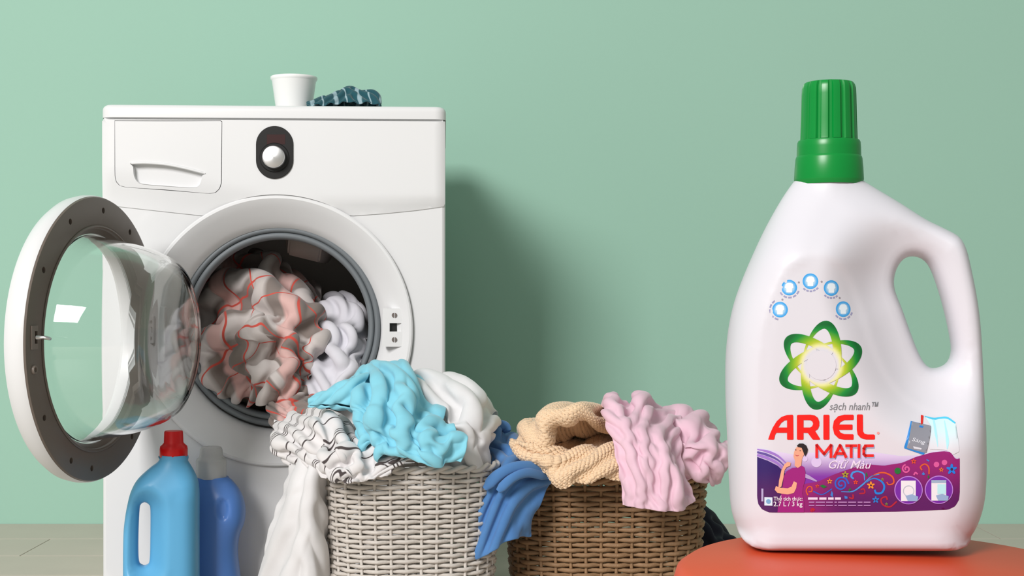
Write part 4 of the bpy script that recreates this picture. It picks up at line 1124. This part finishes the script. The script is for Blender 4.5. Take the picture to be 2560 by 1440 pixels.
# crests (+) and creases (-) that show in the cloth
F_CYAN = [([(892, 942), (900, 970), (903, 1030), (906, 1085)], 0.0145, 9), ([(918, 922), (916, 970), (914, 1030)], -0.0087, 8), ([(955, 915), (950, 980), (945, 1040), (925, 1085)], 0.0101, 12),
    ([(1010, 930), (1028, 962), (1030, 1000), (1012, 1040), (1012, 1075), (1030, 1090)], 0.0217, 9), ([(992, 990), (990, 1030), (986, 1072)], -0.0203, 15), ([(902, 1062), (952, 1042), (975, 1010), (985, 975)], 0.0145, 10),
    ([(1048, 1000), (1105, 1040), (1150, 1100)], 0.0159, 10), ([(1042, 1010), (1046, 1040), (1036, 1070)], -0.0174, 9), ([(1060, 1100), (1078, 1052), (1104, 1046)], 0.0159, 9), ([(1104, 1072), (1102, 1106)], -0.0174, 8), ([(1068, 1100), (1070, 1150)], -0.0116, 12), ([(1090, 1090), (1094, 1160)], 0.0116, 12), ([(1128, 1090), (1134, 1140)], -0.0101, 8), ([(925, 1105), (960, 1096), (1010, 1108)], -0.0130, 9), ([(940, 1060), (935, 1100)], -0.0087, 12)]
F_PINK = [([(1532, 986), (1521, 1024), (1540, 1080), (1557, 1138), (1560, 1250)], 0.0140, 10), ([(1555, 1000), (1571, 1021), (1590, 1040)], -0.0196, 8), ([(1604, 985), (1592, 1015), (1580, 1035)], 0.0140, 9), ([(1621, 1000), (1629, 1024), (1613, 1040)], -0.0196, 7), ([(1640, 1038), (1652, 1042)], -0.0252, 9), ([(1570, 1050), (1580, 1110), (1585, 1260)], -0.0070, 10),
    ([(1596, 1050), (1602, 1110), (1606, 1265)], 0.0084, 12), ([(1625, 1050), (1634, 1120), (1645, 1270)], -0.0084, 10), ([(1640, 1050), (1660, 1127), (1684, 1210), (1702, 1270)], 0.0140, 10), ([(1666, 1066), (1684, 1112), (1704, 1200), (1714, 1245)], -0.0224, 8), ([(1700, 1085), (1714, 1155), (1727, 1235)], 0.0126, 9), ([(1535, 1060), (1560, 1055), (1600, 1042)], 0.0084, 8)]
F_PSLEEVE = [([(1674, 1030), (1738, 1030), (1765, 1055), (1784, 1090)], 0.0126, 12), ([(1688, 1082), (1729, 1096), (1782, 1092)], -0.0224, 9), ([(1704, 1104), (1755, 1108), (1805, 1104)], 0.0140, 10), ([(1721, 1177), (1743, 1152), (1770, 1143)], -0.0196, 10), ([(1800, 1110), (1812, 1140), (1790, 1200)], 0.0098, 12)]
F_WHITE = [([(1090, 975), (1115, 968)], -0.0140, 26), ([(1168, 950), (1185, 1000), (1190, 1058)], 0.0112, 11), ([(1200, 985), (1206, 1030), (1200, 1070)], -0.0112, 8), ([(1222, 1020), (1226, 1060), (1210, 1095)], 0.0112, 8), ([(1060, 960), (1075, 1020), (1110, 1080)], 0.0098, 14), ([(1140, 1010), (1150, 1060), (1150, 1110)], -0.0084, 14), ([(1175, 1090), (1178, 1130)], -0.0112, 8)]
F_STRIPE = [([(839, 1034), (802, 1086), (750, 1140)], 0.0189, 12), ([(780, 1065), (740, 1110), (715, 1145)], -0.0135, 10), ([(720, 1060), (705, 1095), (700, 1130)], 0.0135, 10), ([(825, 1081), (853, 1100), (866, 1118)], 0.0135, 8), ([(865, 1075), (862, 1092)], -0.0162, 8), ([(811, 1126), (830, 1155), (863, 1138), (880, 1115)], 0.0175, 10), ([(835, 1120), (850, 1125)], -0.0135, 9), ([(816, 1185), (872, 1183), (910, 1145)], 0.0121, 11), ([(830, 1170), (870, 1163), (895, 1140)], -0.0108, 7), ([(924, 1134), (967, 1122), (1020, 1126)], 0.0121, 12), ([(914, 1132), (921, 1190)], -0.0149, 8), ([(890, 1085), (893, 1105)], -0.0135, 7), ([(780, 1120), (795, 1160)], -0.0135, 9)]
F_PLAID = [([(631, 719), (681, 750), (743, 789), (778, 828), (783, 870)], 0.0308, 17), ([(518, 866), (588, 820), (642, 793)], 0.0242, 13), ([(600, 806), (640, 776), (676, 772)], -0.0198, 10), ([(607, 895), (619, 863), (658, 843), (676, 826)], 0.0242, 12), ([(712, 851), (730, 884), (720, 925), (673, 1000)], 0.0220, 14), ([(627, 884), (673, 873), (700, 850)], -0.0242, 13), ([(526, 886), (530, 930), (557, 968), (605, 978)], 0.0198, 13), ([(560, 900), (575, 940), (610, 955)], -0.0198, 12), ([(675, 660), (668, 712)], 0.0198, 13), ([(743, 727), (773, 792)], 0.0220, 13), ([(700, 700), (730, 760)], -0.0154, 12), ([(488, 765), (596, 703)], 0.0198, 11), ([(500, 800), (560, 765), (620, 745)], -0.0176, 13), ([(738, 888), (768, 950)], -0.0220, 12), ([(640, 900), (650, 940), (690, 950)], 0.0154, 12), ([(755, 850), (760, 830)], -0.0176, 9)]
F_WDRUM = [([(829, 815), (837, 871), (868, 929)], 0.0168, 10), ([(800, 860), (812, 905)], -0.0168, 11), ([(880, 810), (866, 850)], 0.0132, 9), ([(790, 905), (787, 980)], 0.0144, 11), ([(850, 840), (858, 880)], -0.0144, 9), ([(815, 935), (835, 950)], -0.0120, 10), ([(890, 850), (895, 900)], -0.0120, 10), ([(850, 960), (860, 930)], 0.0108, 9), ([(810, 780), (850, 770), (895, 800)], 0.0120, 12)]

def build_laundry():
    # ---- in the drum
    g = garment('checked_cloth', 'grey checked cloth with coral lines tumbling out of the drum', 'laundry', wp(650, 1000, 2.42), 'laundry in the drum')
    X, UV = cloth_sim(net([
        [(478, 690, 2.66), (560, 640, 2.66), (650, 630, 2.66), (720, 670, 2.66), (800, 720, 2.66)],
        [(474, 740, 2.58), (560, 690, 2.57), (650, 655, 2.56), (720, 690, 2.56), (800, 770, 2.58)],
        [(474, 815, 2.50), (560, 770, 2.46), (650, 745, 2.45), (720, 750, 2.45), (800, 810, 2.48)],
        [(480, 880, 2.45), (570, 840, 2.40), (650, 815, 2.38), (720, 810, 2.38), (795, 850, 2.42)],
        [(500, 945, 2.43), (580, 910, 2.38), (660, 890, 2.35), (730, 880, 2.36), (790, 900, 2.40)],
        [(530, 985, 2.44), (600, 970, 2.40), (670, 960, 2.335), (730, 950, 2.33), (780, 950, 2.37)],
        [(560, 1005, 2.47), (610, 1010, 2.45), (670, 1010, 2.33), (725, 1000, 2.325), (775, 995, 2.35)]]),
        110, 110, 1.16, 1.16, bend=0.50, steps=55, iters=8, grav=.0002, hold=.5, blur=6, seed=5, amp=.006, far=8, folds=F_PLAID, sym=True, scale=.92)
    cloth_mesh('cloth_bundle', X, UV, m_plaid, g)
    X, UV = cloth_sim(net([
        [(655, 985, 2.36), (700, 985, 2.33), (740, 985, 2.33), (785, 985, 2.36)],
        [(662, 1010, 2.315), (700, 1015, 2.30), (740, 1012, 2.30), (790, 1005, 2.31)],
        [(672, 1035, 2.295), (710, 1038, 2.275), (750, 1035, 2.27), (800, 1025, 2.27)],
        [(678, 1065, 2.285), (715, 1065, 2.25), (760, 1060, 2.23), (810, 1050, 2.22)],
        [(690, 1090, 2.26), (730, 1095, 2.2), (780, 1090, 2.16), (820, 1080, 2.14)]]),
        60, 60, 1.15, 1.12, bend=.4, steps=50, iters=8, grav=.0002, hold=.45, blur=6, seed=8, amp=.006, far=6)
    cloth_mesh('cloth_tail', X, UV + .06, m_plaid, g)
    g = garment('white_cloth', 'crumpled white cloth at the right of the drum opening', 'laundry', wp(840, 990, 2.40), 'laundry in the drum')
    X, UV = cloth_sim(net([
        [(780, 790, 2.64), (830, 735, 2.64), (880, 745, 2.62), (925, 800, 2.6)],
        [(775, 800, 2.54), (830, 765, 2.52), (880, 775, 2.51), (918, 820, 2.52)],
        [(775, 850, 2.47), (830, 825, 2.44), (880, 825, 2.44), (916, 850, 2.47)],
        [(775, 900, 2.43), (830, 880, 2.395), (875, 875, 2.40), (912, 890, 2.44)],
        [(772, 945, 2.39), (825, 940, 2.355), (865, 930, 2.37), (900, 925, 2.42)],
        [(770, 985, 2.36), (815, 990, 2.335), (850, 980, 2.35), (880, 960, 2.40)],
        [(775, 1010, 2.35), (815, 1015, 2.33), (845, 1005, 2.35), (870, 985, 2.39)]]),
        80, 70, 1.12, 1.14, bend=0.50, steps=50, iters=8, grav=.0002, hold=.5, blur=6, seed=11, amp=.006, far=7, folds=F_WDRUM, sym=True, scale=.85)
    cloth_mesh('cloth_bundle', X, UV, m_wht2, g)

    # ---- white basket
    g = garment('white_shirt', 'plain white shirt rounded over the back of the white basket', 'laundry', wp(1140, 1120, 2.06))
    X, UV = cloth_sim(net([
        [(1000, 990, 2.22), (1060, 975, 2.24), (1130, 985, 2.24), (1190, 1010, 2.24), (1225, 1060, 2.22)],
        [(1005, 955, 2.15), (1065, 943, 2.16), (1130, 946, 2.16), (1190, 975, 2.16), (1232, 1030, 2.15)],
        [(1010, 950, 2.09), (1070, 942, 2.08), (1135, 948, 2.08), (1195, 980, 2.08), (1238, 1040, 2.10)],
        [(1025, 985, 2.05), (1080, 985, 2.02), (1140, 990, 2.01), (1200, 1020, 2.02), (1243, 1060, 2.07)],
        [(1050, 1040, 2.02), (1100, 1045, 1.99), (1155, 1050, 1.975), (1205, 1065, 1.985), (1240, 1080, 2.04)],
        [(1080, 1095, 2.0), (1120, 1100, 1.975), (1165, 1105, 1.965), (1205, 1105, 1.98), (1228, 1100, 2.03)],
        [(1100, 1170, 1.995), (1130, 1180, 1.98), (1170, 1185, 1.975), (1205, 1180, 1.985), (1222, 1165, 2.03)]]),
        80, 80, 1.03, 1.06, bend=0.50, steps=50, iters=8, grav=.0003, hold=.5, blur=8, seed=21, amp=.006, colliders=[H_WHITE], far=9, folds=F_WHITE, scale=.6, pleats=[(4.2, .011, .8, 12, 0)])
    cloth_mesh('cloth_body', X, UV, m_wht, g)

    g = garment('striped_cloth', 'white cloth with thin dark stripes bunched over the white basket rim', 'laundry', wp(850, 1190, 1.97))
    X, UV = cloth_sim(net([
        [(690, 1060, 2.14), (750, 1035, 2.13), (820, 1030, 2.12), (900, 1090, 2.10), (980, 1130, 2.08), (1080, 1140, 2.06)],
        [(685, 1080, 2.10), (745, 1050, 2.07), (820, 1035, 2.05), (895, 1095, 2.02), (975, 1112, 1.99), (1060, 1112, 1.97)],
        [(682, 1105, 2.07), (740, 1080, 2.03), (815, 1060, 1.99), (885, 1105, 1.965), (965, 1122, 1.945), (1055, 1118, 1.935)],
        [(688, 1128, 2.05), (740, 1110, 2.0), (810, 1100, 1.955), (880, 1125, 1.93), (955, 1140, 1.925), (1040, 1135, 1.92)],
        [(700, 1145, 2.04), (750, 1140, 1.98), (815, 1140, 1.93), (880, 1155, 1.91), (945, 1160, 1.91), (1020, 1150, 1.915)],
        [(715, 1155, 2.04), (765, 1160, 1.97), (825, 1175, 1.915), (880, 1185, 1.90), (935, 1182, 1.905), (990, 1168, 1.912)],
        [(735, 1160, 2.04), (780, 1172, 1.97), (830, 1198, 1.91), (880, 1206, 1.898), (930, 1198, 1.902), (970, 1182, 1.912)]]),
        84, 120, 1.04, 1.05, bend=0.40, steps=55, iters=8, grav=.0002, hold=.5, blur=6, seed=31, amp=.006, colliders=[H_WHITE], far=7, folds=F_STRIPE, scale=.9, pleats=[(3.6, .010, .9, 15, 0)])
    cloth_mesh('cloth_body', X, UV, m_stripe, g)

    g = garment('white_towel', 'plain white cloth hanging from the striped cloth down beside the white basket', 'laundry', wp(750, 1440, 1.99))
    X, UV = cloth_sim(net([
        [(738, 1105, 2.03), (765, 1105, 1.995), (795, 1110, 1.975), (820, 1130, 1.99)],
        [(735, 1145, 2.025), (762, 1140, 1.975), (795, 1145, 1.955), (818, 1160, 1.985)],
        [(715, 1200, 2.03), (750, 1200, 1.965), (785, 1200, 1.95), (815, 1210, 1.995)],
        [(692, 1270, 2.04), (735, 1270, 1.965), (783, 1270, 1.945), (817, 1280, 2.0)],
        [(668, 1345, 2.05), (722, 1345, 1.965), (782, 1345, 1.945), (819, 1350, 2.0)],
        [(648, 1430, 2.06), (712, 1435, 1.965), (782, 1435, 1.945), (822, 1440, 2.0)],
        [(630, 1500, 2.07), (705, 1510, 1.965), (782, 1510, 1.945), (824, 1510, 2.0)]]),
        90, 60, 1.0, 1.06, bend=0.60, steps=50, iters=8, grav=.0003, hold=.5, blur=8, seed=33, amp=.004, far=9, pleats=[(2.6, .010, .4, 16, 0)])
    cloth_mesh('cloth_body', X, UV, m_wht, g)

    g = garment('cyan_shirt', 'bright cyan blue shirt draped over the front of the white basket', 'laundry', wp(1010, 1150, 1.97))
    X, UV = cloth_sim(net([
        [(880, 975, 2.18), (920, 945, 2.2), (970, 940, 2.2), (1020, 960, 2.2), (1060, 1010, 2.2)],
        [(885, 945, 2.10), (925, 915, 2.11), (970, 912, 2.11), (1012, 925, 2.11), (1050, 990, 2.11)],
        [(893, 958, 2.03), (920, 935, 2.02), (970, 925, 2.01), (1018, 945, 2.01), (1065, 1010, 2.03)],
        [(888, 995, 1.99), (910, 985, 1.965), (970, 980, 1.95), (1030, 1000, 1.95), (1095, 1045, 1.98)],
        [(892, 1035, 1.97), (915, 1035, 1.935), (975, 1035, 1.92), (1045, 1050, 1.915), (1130, 1075, 1.94)],
        [(898, 1075, 1.955), (930, 1080, 1.92), (985, 1085, 1.905), (1060, 1095, 1.895), (1155, 1095, 1.92)],
        [(900, 1105, 1.95), (940, 1112, 1.912), (1000, 1120, 1.895), (1070, 1130, 1.882), (1158, 1115, 1.91)],
        [(912, 1120, 1.95), (955, 1128, 1.915), (1020, 1140, 1.895), (1085, 1168, 1.88), (1140, 1150, 1.905)]]),
        110, 100, 1.03, 1.05, bend=0.42, steps=60, iters=8, grav=.0003, hold=.5, blur=6, seed=41, amp=.005, colliders=[H_WHITE], far=8, folds=F_CYAN, scale=.55, pleats=[(4.6, .016, .9, 3, 0)])
    cloth_mesh('cloth_body', X, UV, m_cyan, g)
    ring = []
    for (px, py, Y, r) in ((915, 985, 2.0, .028), (880, 985, 1.985, .024), (845, 990, 1.985, .018), (810, 998, 1.99, .012), (772, 1006, 2.0, .006)):
        c = np.array(wp(px, py, Y)); ring.append(np.array([c + np.array([.15 * math.sin(a) * r, -math.cos(a) * r, math.sin(a) * r]) for a in np.linspace(-.6, 2 * math.pi - .8, 9)]))
    X, UV = cloth_sim(ring, 50, 50, 1.06, 1.12, bend=.4, steps=50, iters=8, grav=.0002, hold=.5, blur=5, seed=43, amp=.004, far=6)
    cloth_mesh('sleeve', X, UV, m_cyan, g)

    # ---- jeans between the baskets
    g = garment('jeans', 'blue denim jeans slumped between the white and the brown basket', 'jeans', wp(1270, 1230, 1.99))
    X, UV = cloth_sim(net([
        [(1195, 1110, 2.16), (1225, 1085, 2.16), (1260, 1090, 2.17), (1290, 1120, 2.17)],
        [(1205, 1090, 2.10), (1235, 1064, 2.10), (1265, 1072, 2.12), (1290, 1110, 2.14)],
        [(1215, 1120, 2.06), (1245, 1105, 2.05), (1285, 1115, 2.06), (1325, 1135, 2.08)],
        [(1228, 1155, 2.03), (1262, 1135, 2.02), (1310, 1145, 2.03), (1360, 1165, 2.05)],
        [(1222, 1200, 2.0), (1262, 1170, 1.99), (1310, 1170, 2.0), (1385, 1190, 2.03)],
        [(1205, 1255, 1.98), (1250, 1215, 1.975), (1300, 1200, 1.985), (1375, 1215, 2.02)],
        [(1195, 1330, 1.97), (1235, 1290, 1.965), (1285, 1260, 1.975), (1345, 1260, 2.01)],
        [(1190, 1400, 1.97), (1230, 1380, 1.96), (1275, 1350, 1.97), (1325, 1340, 2.01)]]),
        80, 60, 1.05, 1.08, bend=0.50, steps=50, iters=8, grav=.0003, hold=.5, blur=7, seed=51, amp=.006, far=8, pleats=[(2.6, .010, .5, 18, 0)])
    cloth_mesh('leg_panel', X, UV, m_denim, g, thick=.003)
    for pts, r, m in (([(1212, 1222, 1.962), (1245, 1188, 1.957), (1290, 1168, 1.965), (1340, 1170, 1.985), (1388, 1192, 2.015)], .0085, m_denim), ([(1245, 1228, 1.955), (1280, 1196, 1.955), (1320, 1182, 1.97), (1370, 1192, 2.0)], .007, m_denim), ([(1218, 1075, 2.085), (1238, 1062, 2.085), (1262, 1066, 2.09), (1268, 1082, 2.09)], .008, m_denim)):
        c = catmull([np.array(wp(*p)) - np.array(g.location) for p in pts], 40); V, Fc = tube_data(c, np.r_[np.linspace(.004, r, 5), np.full(30, r), np.linspace(r, .004, 5)], 12, flat=.55)
        mesh_obj('waistband', V, Fc, m, g)

    # ---- brown basket
    g = garment('knit_sweater', 'beige chunky knit sweater folded open in the brown basket', 'sweater', wp(1420, 1190, 2.05))
    def knit(nt_name):
        m = fabric_mat(nt_name, rgb(236, 204, 168), rgb(244, 214, 180), weave=400, bump=.5); return m
    mk = knit('beige_knit')
    def stitches(X, UV, nu, nv, pitch=.0066, amp=.0030):
        Y = upsample(list(X), nu, nv); U = upsample(list(np.concatenate([UV, UV[:, :, :1] * 0], 2)), nu, nv)[:, :, :2]
        n = grid_normals(Y); a = U[:, :, 0] / pitch; b = U[:, :, 1] / (pitch * .8)
        h = np.abs(np.sin(math.pi * a)) ** .7 * (.55 + .45 * np.sin(2 * math.pi * b + 1.2 * np.sign(np.sin(2 * math.pi * a)) * 1.0))
        h = boxblur(h[:, :, None], 0)
        return Y + n * (h - .5) * amp, U
    X, UV = cloth_sim(net([
        [(1400, 1128, 2.13), (1430, 1095, 2.17), (1490, 1085, 2.19), (1570, 1090, 2.18)],
        [(1385, 1128, 2.05), (1402, 1085, 2.07), (1460, 1066, 2.08), (1545, 1078, 2.11)],
        [(1372, 1122, 2.0), (1384, 1066, 2.0), (1455, 1046, 2.005), (1538, 1066, 2.07)],
        [(1352, 1115, 1.985), (1368, 1045, 1.985), (1450, 1026, 1.99), (1530, 1050, 2.06)],
        [(1325, 1110, 2.0), (1348, 1040, 2.02), (1445, 1016, 2.035), (1526, 1042, 2.09)],
        [(1300, 1110, 2.02), (1325, 1052, 2.07), (1430, 1020, 2.10), (1524, 1044, 2.13)],
        [(1278, 1115, 2.03), (1305, 1075, 2.12), (1420, 1040, 2.17), (1535, 1060, 2.17)]]),
        60, 60, 1.06, 1.06, bend=.9, steps=40, iters=8, grav=.0002, hold=.5, blur=8, seed=61, amp=.004, far=8)
    X, UV = stitches(X, UV, 200, 240); cloth_mesh('folded_collar', X, UV, mk, g, thick=.004, sub=0)
    X, UV = cloth_sim(net([
        [(1410, 1120, 2.15), (1450, 1105, 2.18), (1510, 1095, 2.18), (1575, 1095, 2.18)],
        [(1395, 1124, 2.06), (1440, 1118, 2.08), (1500, 1108, 2.08), (1575, 1104, 2.08)],
        [(1365, 1125, 2.0), (1425, 1134, 2.0), (1495, 1124, 2.0), (1575, 1114, 2.01)],
        [(1325, 1112, 1.99), (1400, 1146, 1.975), (1490, 1142, 1.975), (1575, 1132, 1.985)],
        [(1296, 1109, 2.0), (1385, 1168, 1.965), (1485, 1165, 1.962), (1575, 1158, 1.975)],
        [(1276, 1112, 2.015), (1385, 1190, 1.965), (1480, 1185, 1.96), (1575, 1180, 1.972)],
        [(1290, 1122, 2.025), (1398, 1212, 1.97), (1470, 1200, 1.965), (1570, 1196, 1.975)]]),
        60, 60, 1.06, 1.06, bend=.9, steps=40, iters=8, grav=.0002, hold=.5, blur=8, seed=62, amp=.004, far=8)
    X, UV = stitches(X, UV, 200, 240); cloth_mesh('front_panel', X, UV, mk, g, thick=.004, sub=0)

    g = garment('pink_shirt', 'pale pink shirt bunched up and hanging over the brown basket front', 'laundry', wp(1640, 1270, 2.0))
    X, UV = cloth_sim(net([
        [(1500, 1075, 2.22), (1535, 1040, 2.24), (1570, 1040, 2.24), (1610, 1030, 2.25), (1650, 1040, 2.25), (1710, 1055, 2.24)],
        [(1505, 1020, 2.14), (1530, 992, 2.13), (1568, 1010, 2.14), (1606, 990, 2.14), (1645, 1018, 2.15), (1705, 1035, 2.16)],
        [(1510, 1020, 2.06), (1538, 996, 2.05), (1572, 1020, 2.06), (1612, 1000, 2.06), (1650, 1035, 2.08), (1700, 1050, 2.10)],
        [(1518, 1055, 2.01), (1550, 1045, 1.995), (1585, 1050, 2.0), (1622, 1050, 2.01), (1660, 1065, 2.03), (1695, 1080, 2.06)],
        [(1537, 1105, 1.98), (1570, 1100, 1.965), (1605, 1100, 1.965), (1640, 1100, 1.975), (1670, 1110, 1.99), (1700, 1120, 2.03)],
        [(1552, 1160, 1.965), (1590, 1160, 1.945), (1622, 1160, 1.945), (1655, 1160, 1.95), (1685, 1165, 1.965), (1714, 1172, 2.0)],
        [(1555, 1215, 1.96), (1595, 1220, 1.94), (1630, 1222, 1.94), (1665, 1222, 1.945), (1698, 1222, 1.955), (1724, 1220, 1.985)],
        [(1556, 1262, 1.96), (1597, 1270, 1.94), (1635, 1275, 1.94), (1672, 1278, 1.945), (1706, 1276, 1.955), (1733, 1252, 1.985)]]),
        120, 100, 1.02, 1.03, bend=0.42, steps=60, iters=8, grav=.0003, hold=.5, blur=6, seed=71, amp=.004, colliders=[H_BROWN], far=8, folds=F_PINK, scale=.5, pleats=[(5.4, .0085, .7, 5, 0)])
    cloth_mesh('cloth_front', X, UV, m_pink, g)
    X, UV = cloth_sim(net([
        [(1620, 1060, 2.26), (1680, 1050, 2.28), (1740, 1060, 2.28), (1775, 1090, 2.26)],
        [(1625, 1035, 2.18), (1685, 1026, 2.19), (1742, 1032, 2.19), (1778, 1075, 2.19)],
        [(1640, 1045, 2.11), (1695, 1038, 2.11), (1750, 1045, 2.12), (1785, 1090, 2.14)],
        [(1640, 1085, 2.07), (1715, 1080, 2.05), (1768, 1085, 2.07), (1805, 1105, 2.11)],
        [(1655, 1120, 2.06), (1735, 1115, 2.025), (1785, 1115, 2.04), (1820, 1120, 2.08)],
        [(1672, 1155, 2.05), (1750, 1150, 2.02), (1790, 1148, 2.035), (1822, 1145, 2.07)],
        [(1690, 1180, 2.045), (1755, 1182, 2.025), (1788, 1180, 2.04), (1812, 1172, 2.065)],
        [(1715, 1195, 2.045), (1768, 1205, 2.045), (1785, 1215, 2.055), (1797, 1205, 2.07)]]),
        80, 70, 1.03, 1.04, bend=0.45, steps=50, iters=8, grav=.0003, hold=.5, blur=7, seed=74, amp=.005, colliders=[H_BROWN], far=8, folds=F_PSLEEVE, scale=.8, pleats=[(2.3, .008, .5, 9, 1)])
    cloth_mesh('sleeve', X, UV, m_pink, g)

    g = garment('mint_garment', 'bit of mint green cloth showing behind the beige knit', 'laundry', wp(1310, 1120, 2.2))
    X, UV = cloth_sim(net([[(1285, 1110, 2.24), (1310, 1080, 2.24), (1345, 1070, 2.24)], [(1288, 1105, 2.19), (1312, 1072, 2.18), (1350, 1062, 2.18)], [(1290, 1125, 2.14), (1318, 1110, 2.12), (1355, 1100, 2.12)], [(1295, 1150, 2.12), (1320, 1150, 2.1), (1360, 1140, 2.1)]]), 40, 40, 1.3, 1.4, bend=.25, steps=40, iters=8, seed=77, amp=.005, hold=.45, blur=5)
    cloth_mesh('cloth_body', X, UV, m_mint, g)
    g = garment('dark_cloth', 'dark navy cloth slumped on the floor at the right of the brown basket', 'laundry', (wp(1790, 1400, 2.3)[0], 2.3, 0))
    X, UV = cloth_sim(net([[(1735, 1300, 2.44), (1770, 1310, 2.44), (1815, 1370, 2.44), (1870, 1440, 2.42)], [(1720, 1275, 2.38), (1757, 1272, 2.38), (1812, 1335, 2.38), (1880, 1415, 2.38)], [(1715, 1300, 2.33), (1757, 1290, 2.31), (1815, 1345, 2.32), (1890, 1440, 2.34)], [(1715, 1370, 2.31), (1760, 1370, 2.28), (1830, 1400, 2.28), (1900, 1470, 2.31)], [(1715, 1470, 2.3), (1765, 1475, 2.26), (1840, 1480, 2.25), (1920, 1490, 2.30)]]), 50, 60, 1.15, 1.2, bend=.5, steps=50, iters=8, seed=79, amp=.005, hold=.45, blur=6, colliders=[('floor', .003)])
    cloth_mesh('cloth_body', X, UV, m_navy, g)

    # ---- on the machine
    t0 = machine_top(860, .10); g = garment('teal_cloth', 'small crumpled dark teal cloth with pale stripes beside the cup', 'laundry', t0, 'cloth on the machine')
    m = fabric_mat('teal_cotton', rgb(36, 84, 92)); nt = m.node_tree
    tc = nt.nodes.new('ShaderNodeTexCoord'); f = line_pattern(nt, tc.outputs['UV'], 0, .05, [(.012, .004), (.034, .0015)])
    nt.links.new(mix_col(nt, f, rgb(34, 82, 92), rgb(150, 176, 184)), nt.nodes['Principled BSDF'].inputs['Base Color'])
    zt = t0[2]; rows = []
    for j, (yy, hs) in enumerate(((.05, .1), (.02, .7), (-.01, 1.0), (-.04, .8), (-.065, .25))):
        r = []
        for px, h in ((768, .012), (800, .022), (835, .030), (870, .042), (905, .036), (940, .034), (950, .016)):
            p = machine_top(px, .10 + yy); r.append((p[0], p[1], zt + .003 + h * hs))
        rows.append(np.array(r))
    X, UV = cloth_sim(rows, 60, 90, 1.14, 1.18, bend=.35, steps=60, iters=8, grav=.0002, hold=.35, blur=4, seed=81, amp=.008, colliders=[('floor', zt + .002)], far=6)
    cloth_mesh('cloth_body', X, UV, m, g)
build_laundry()
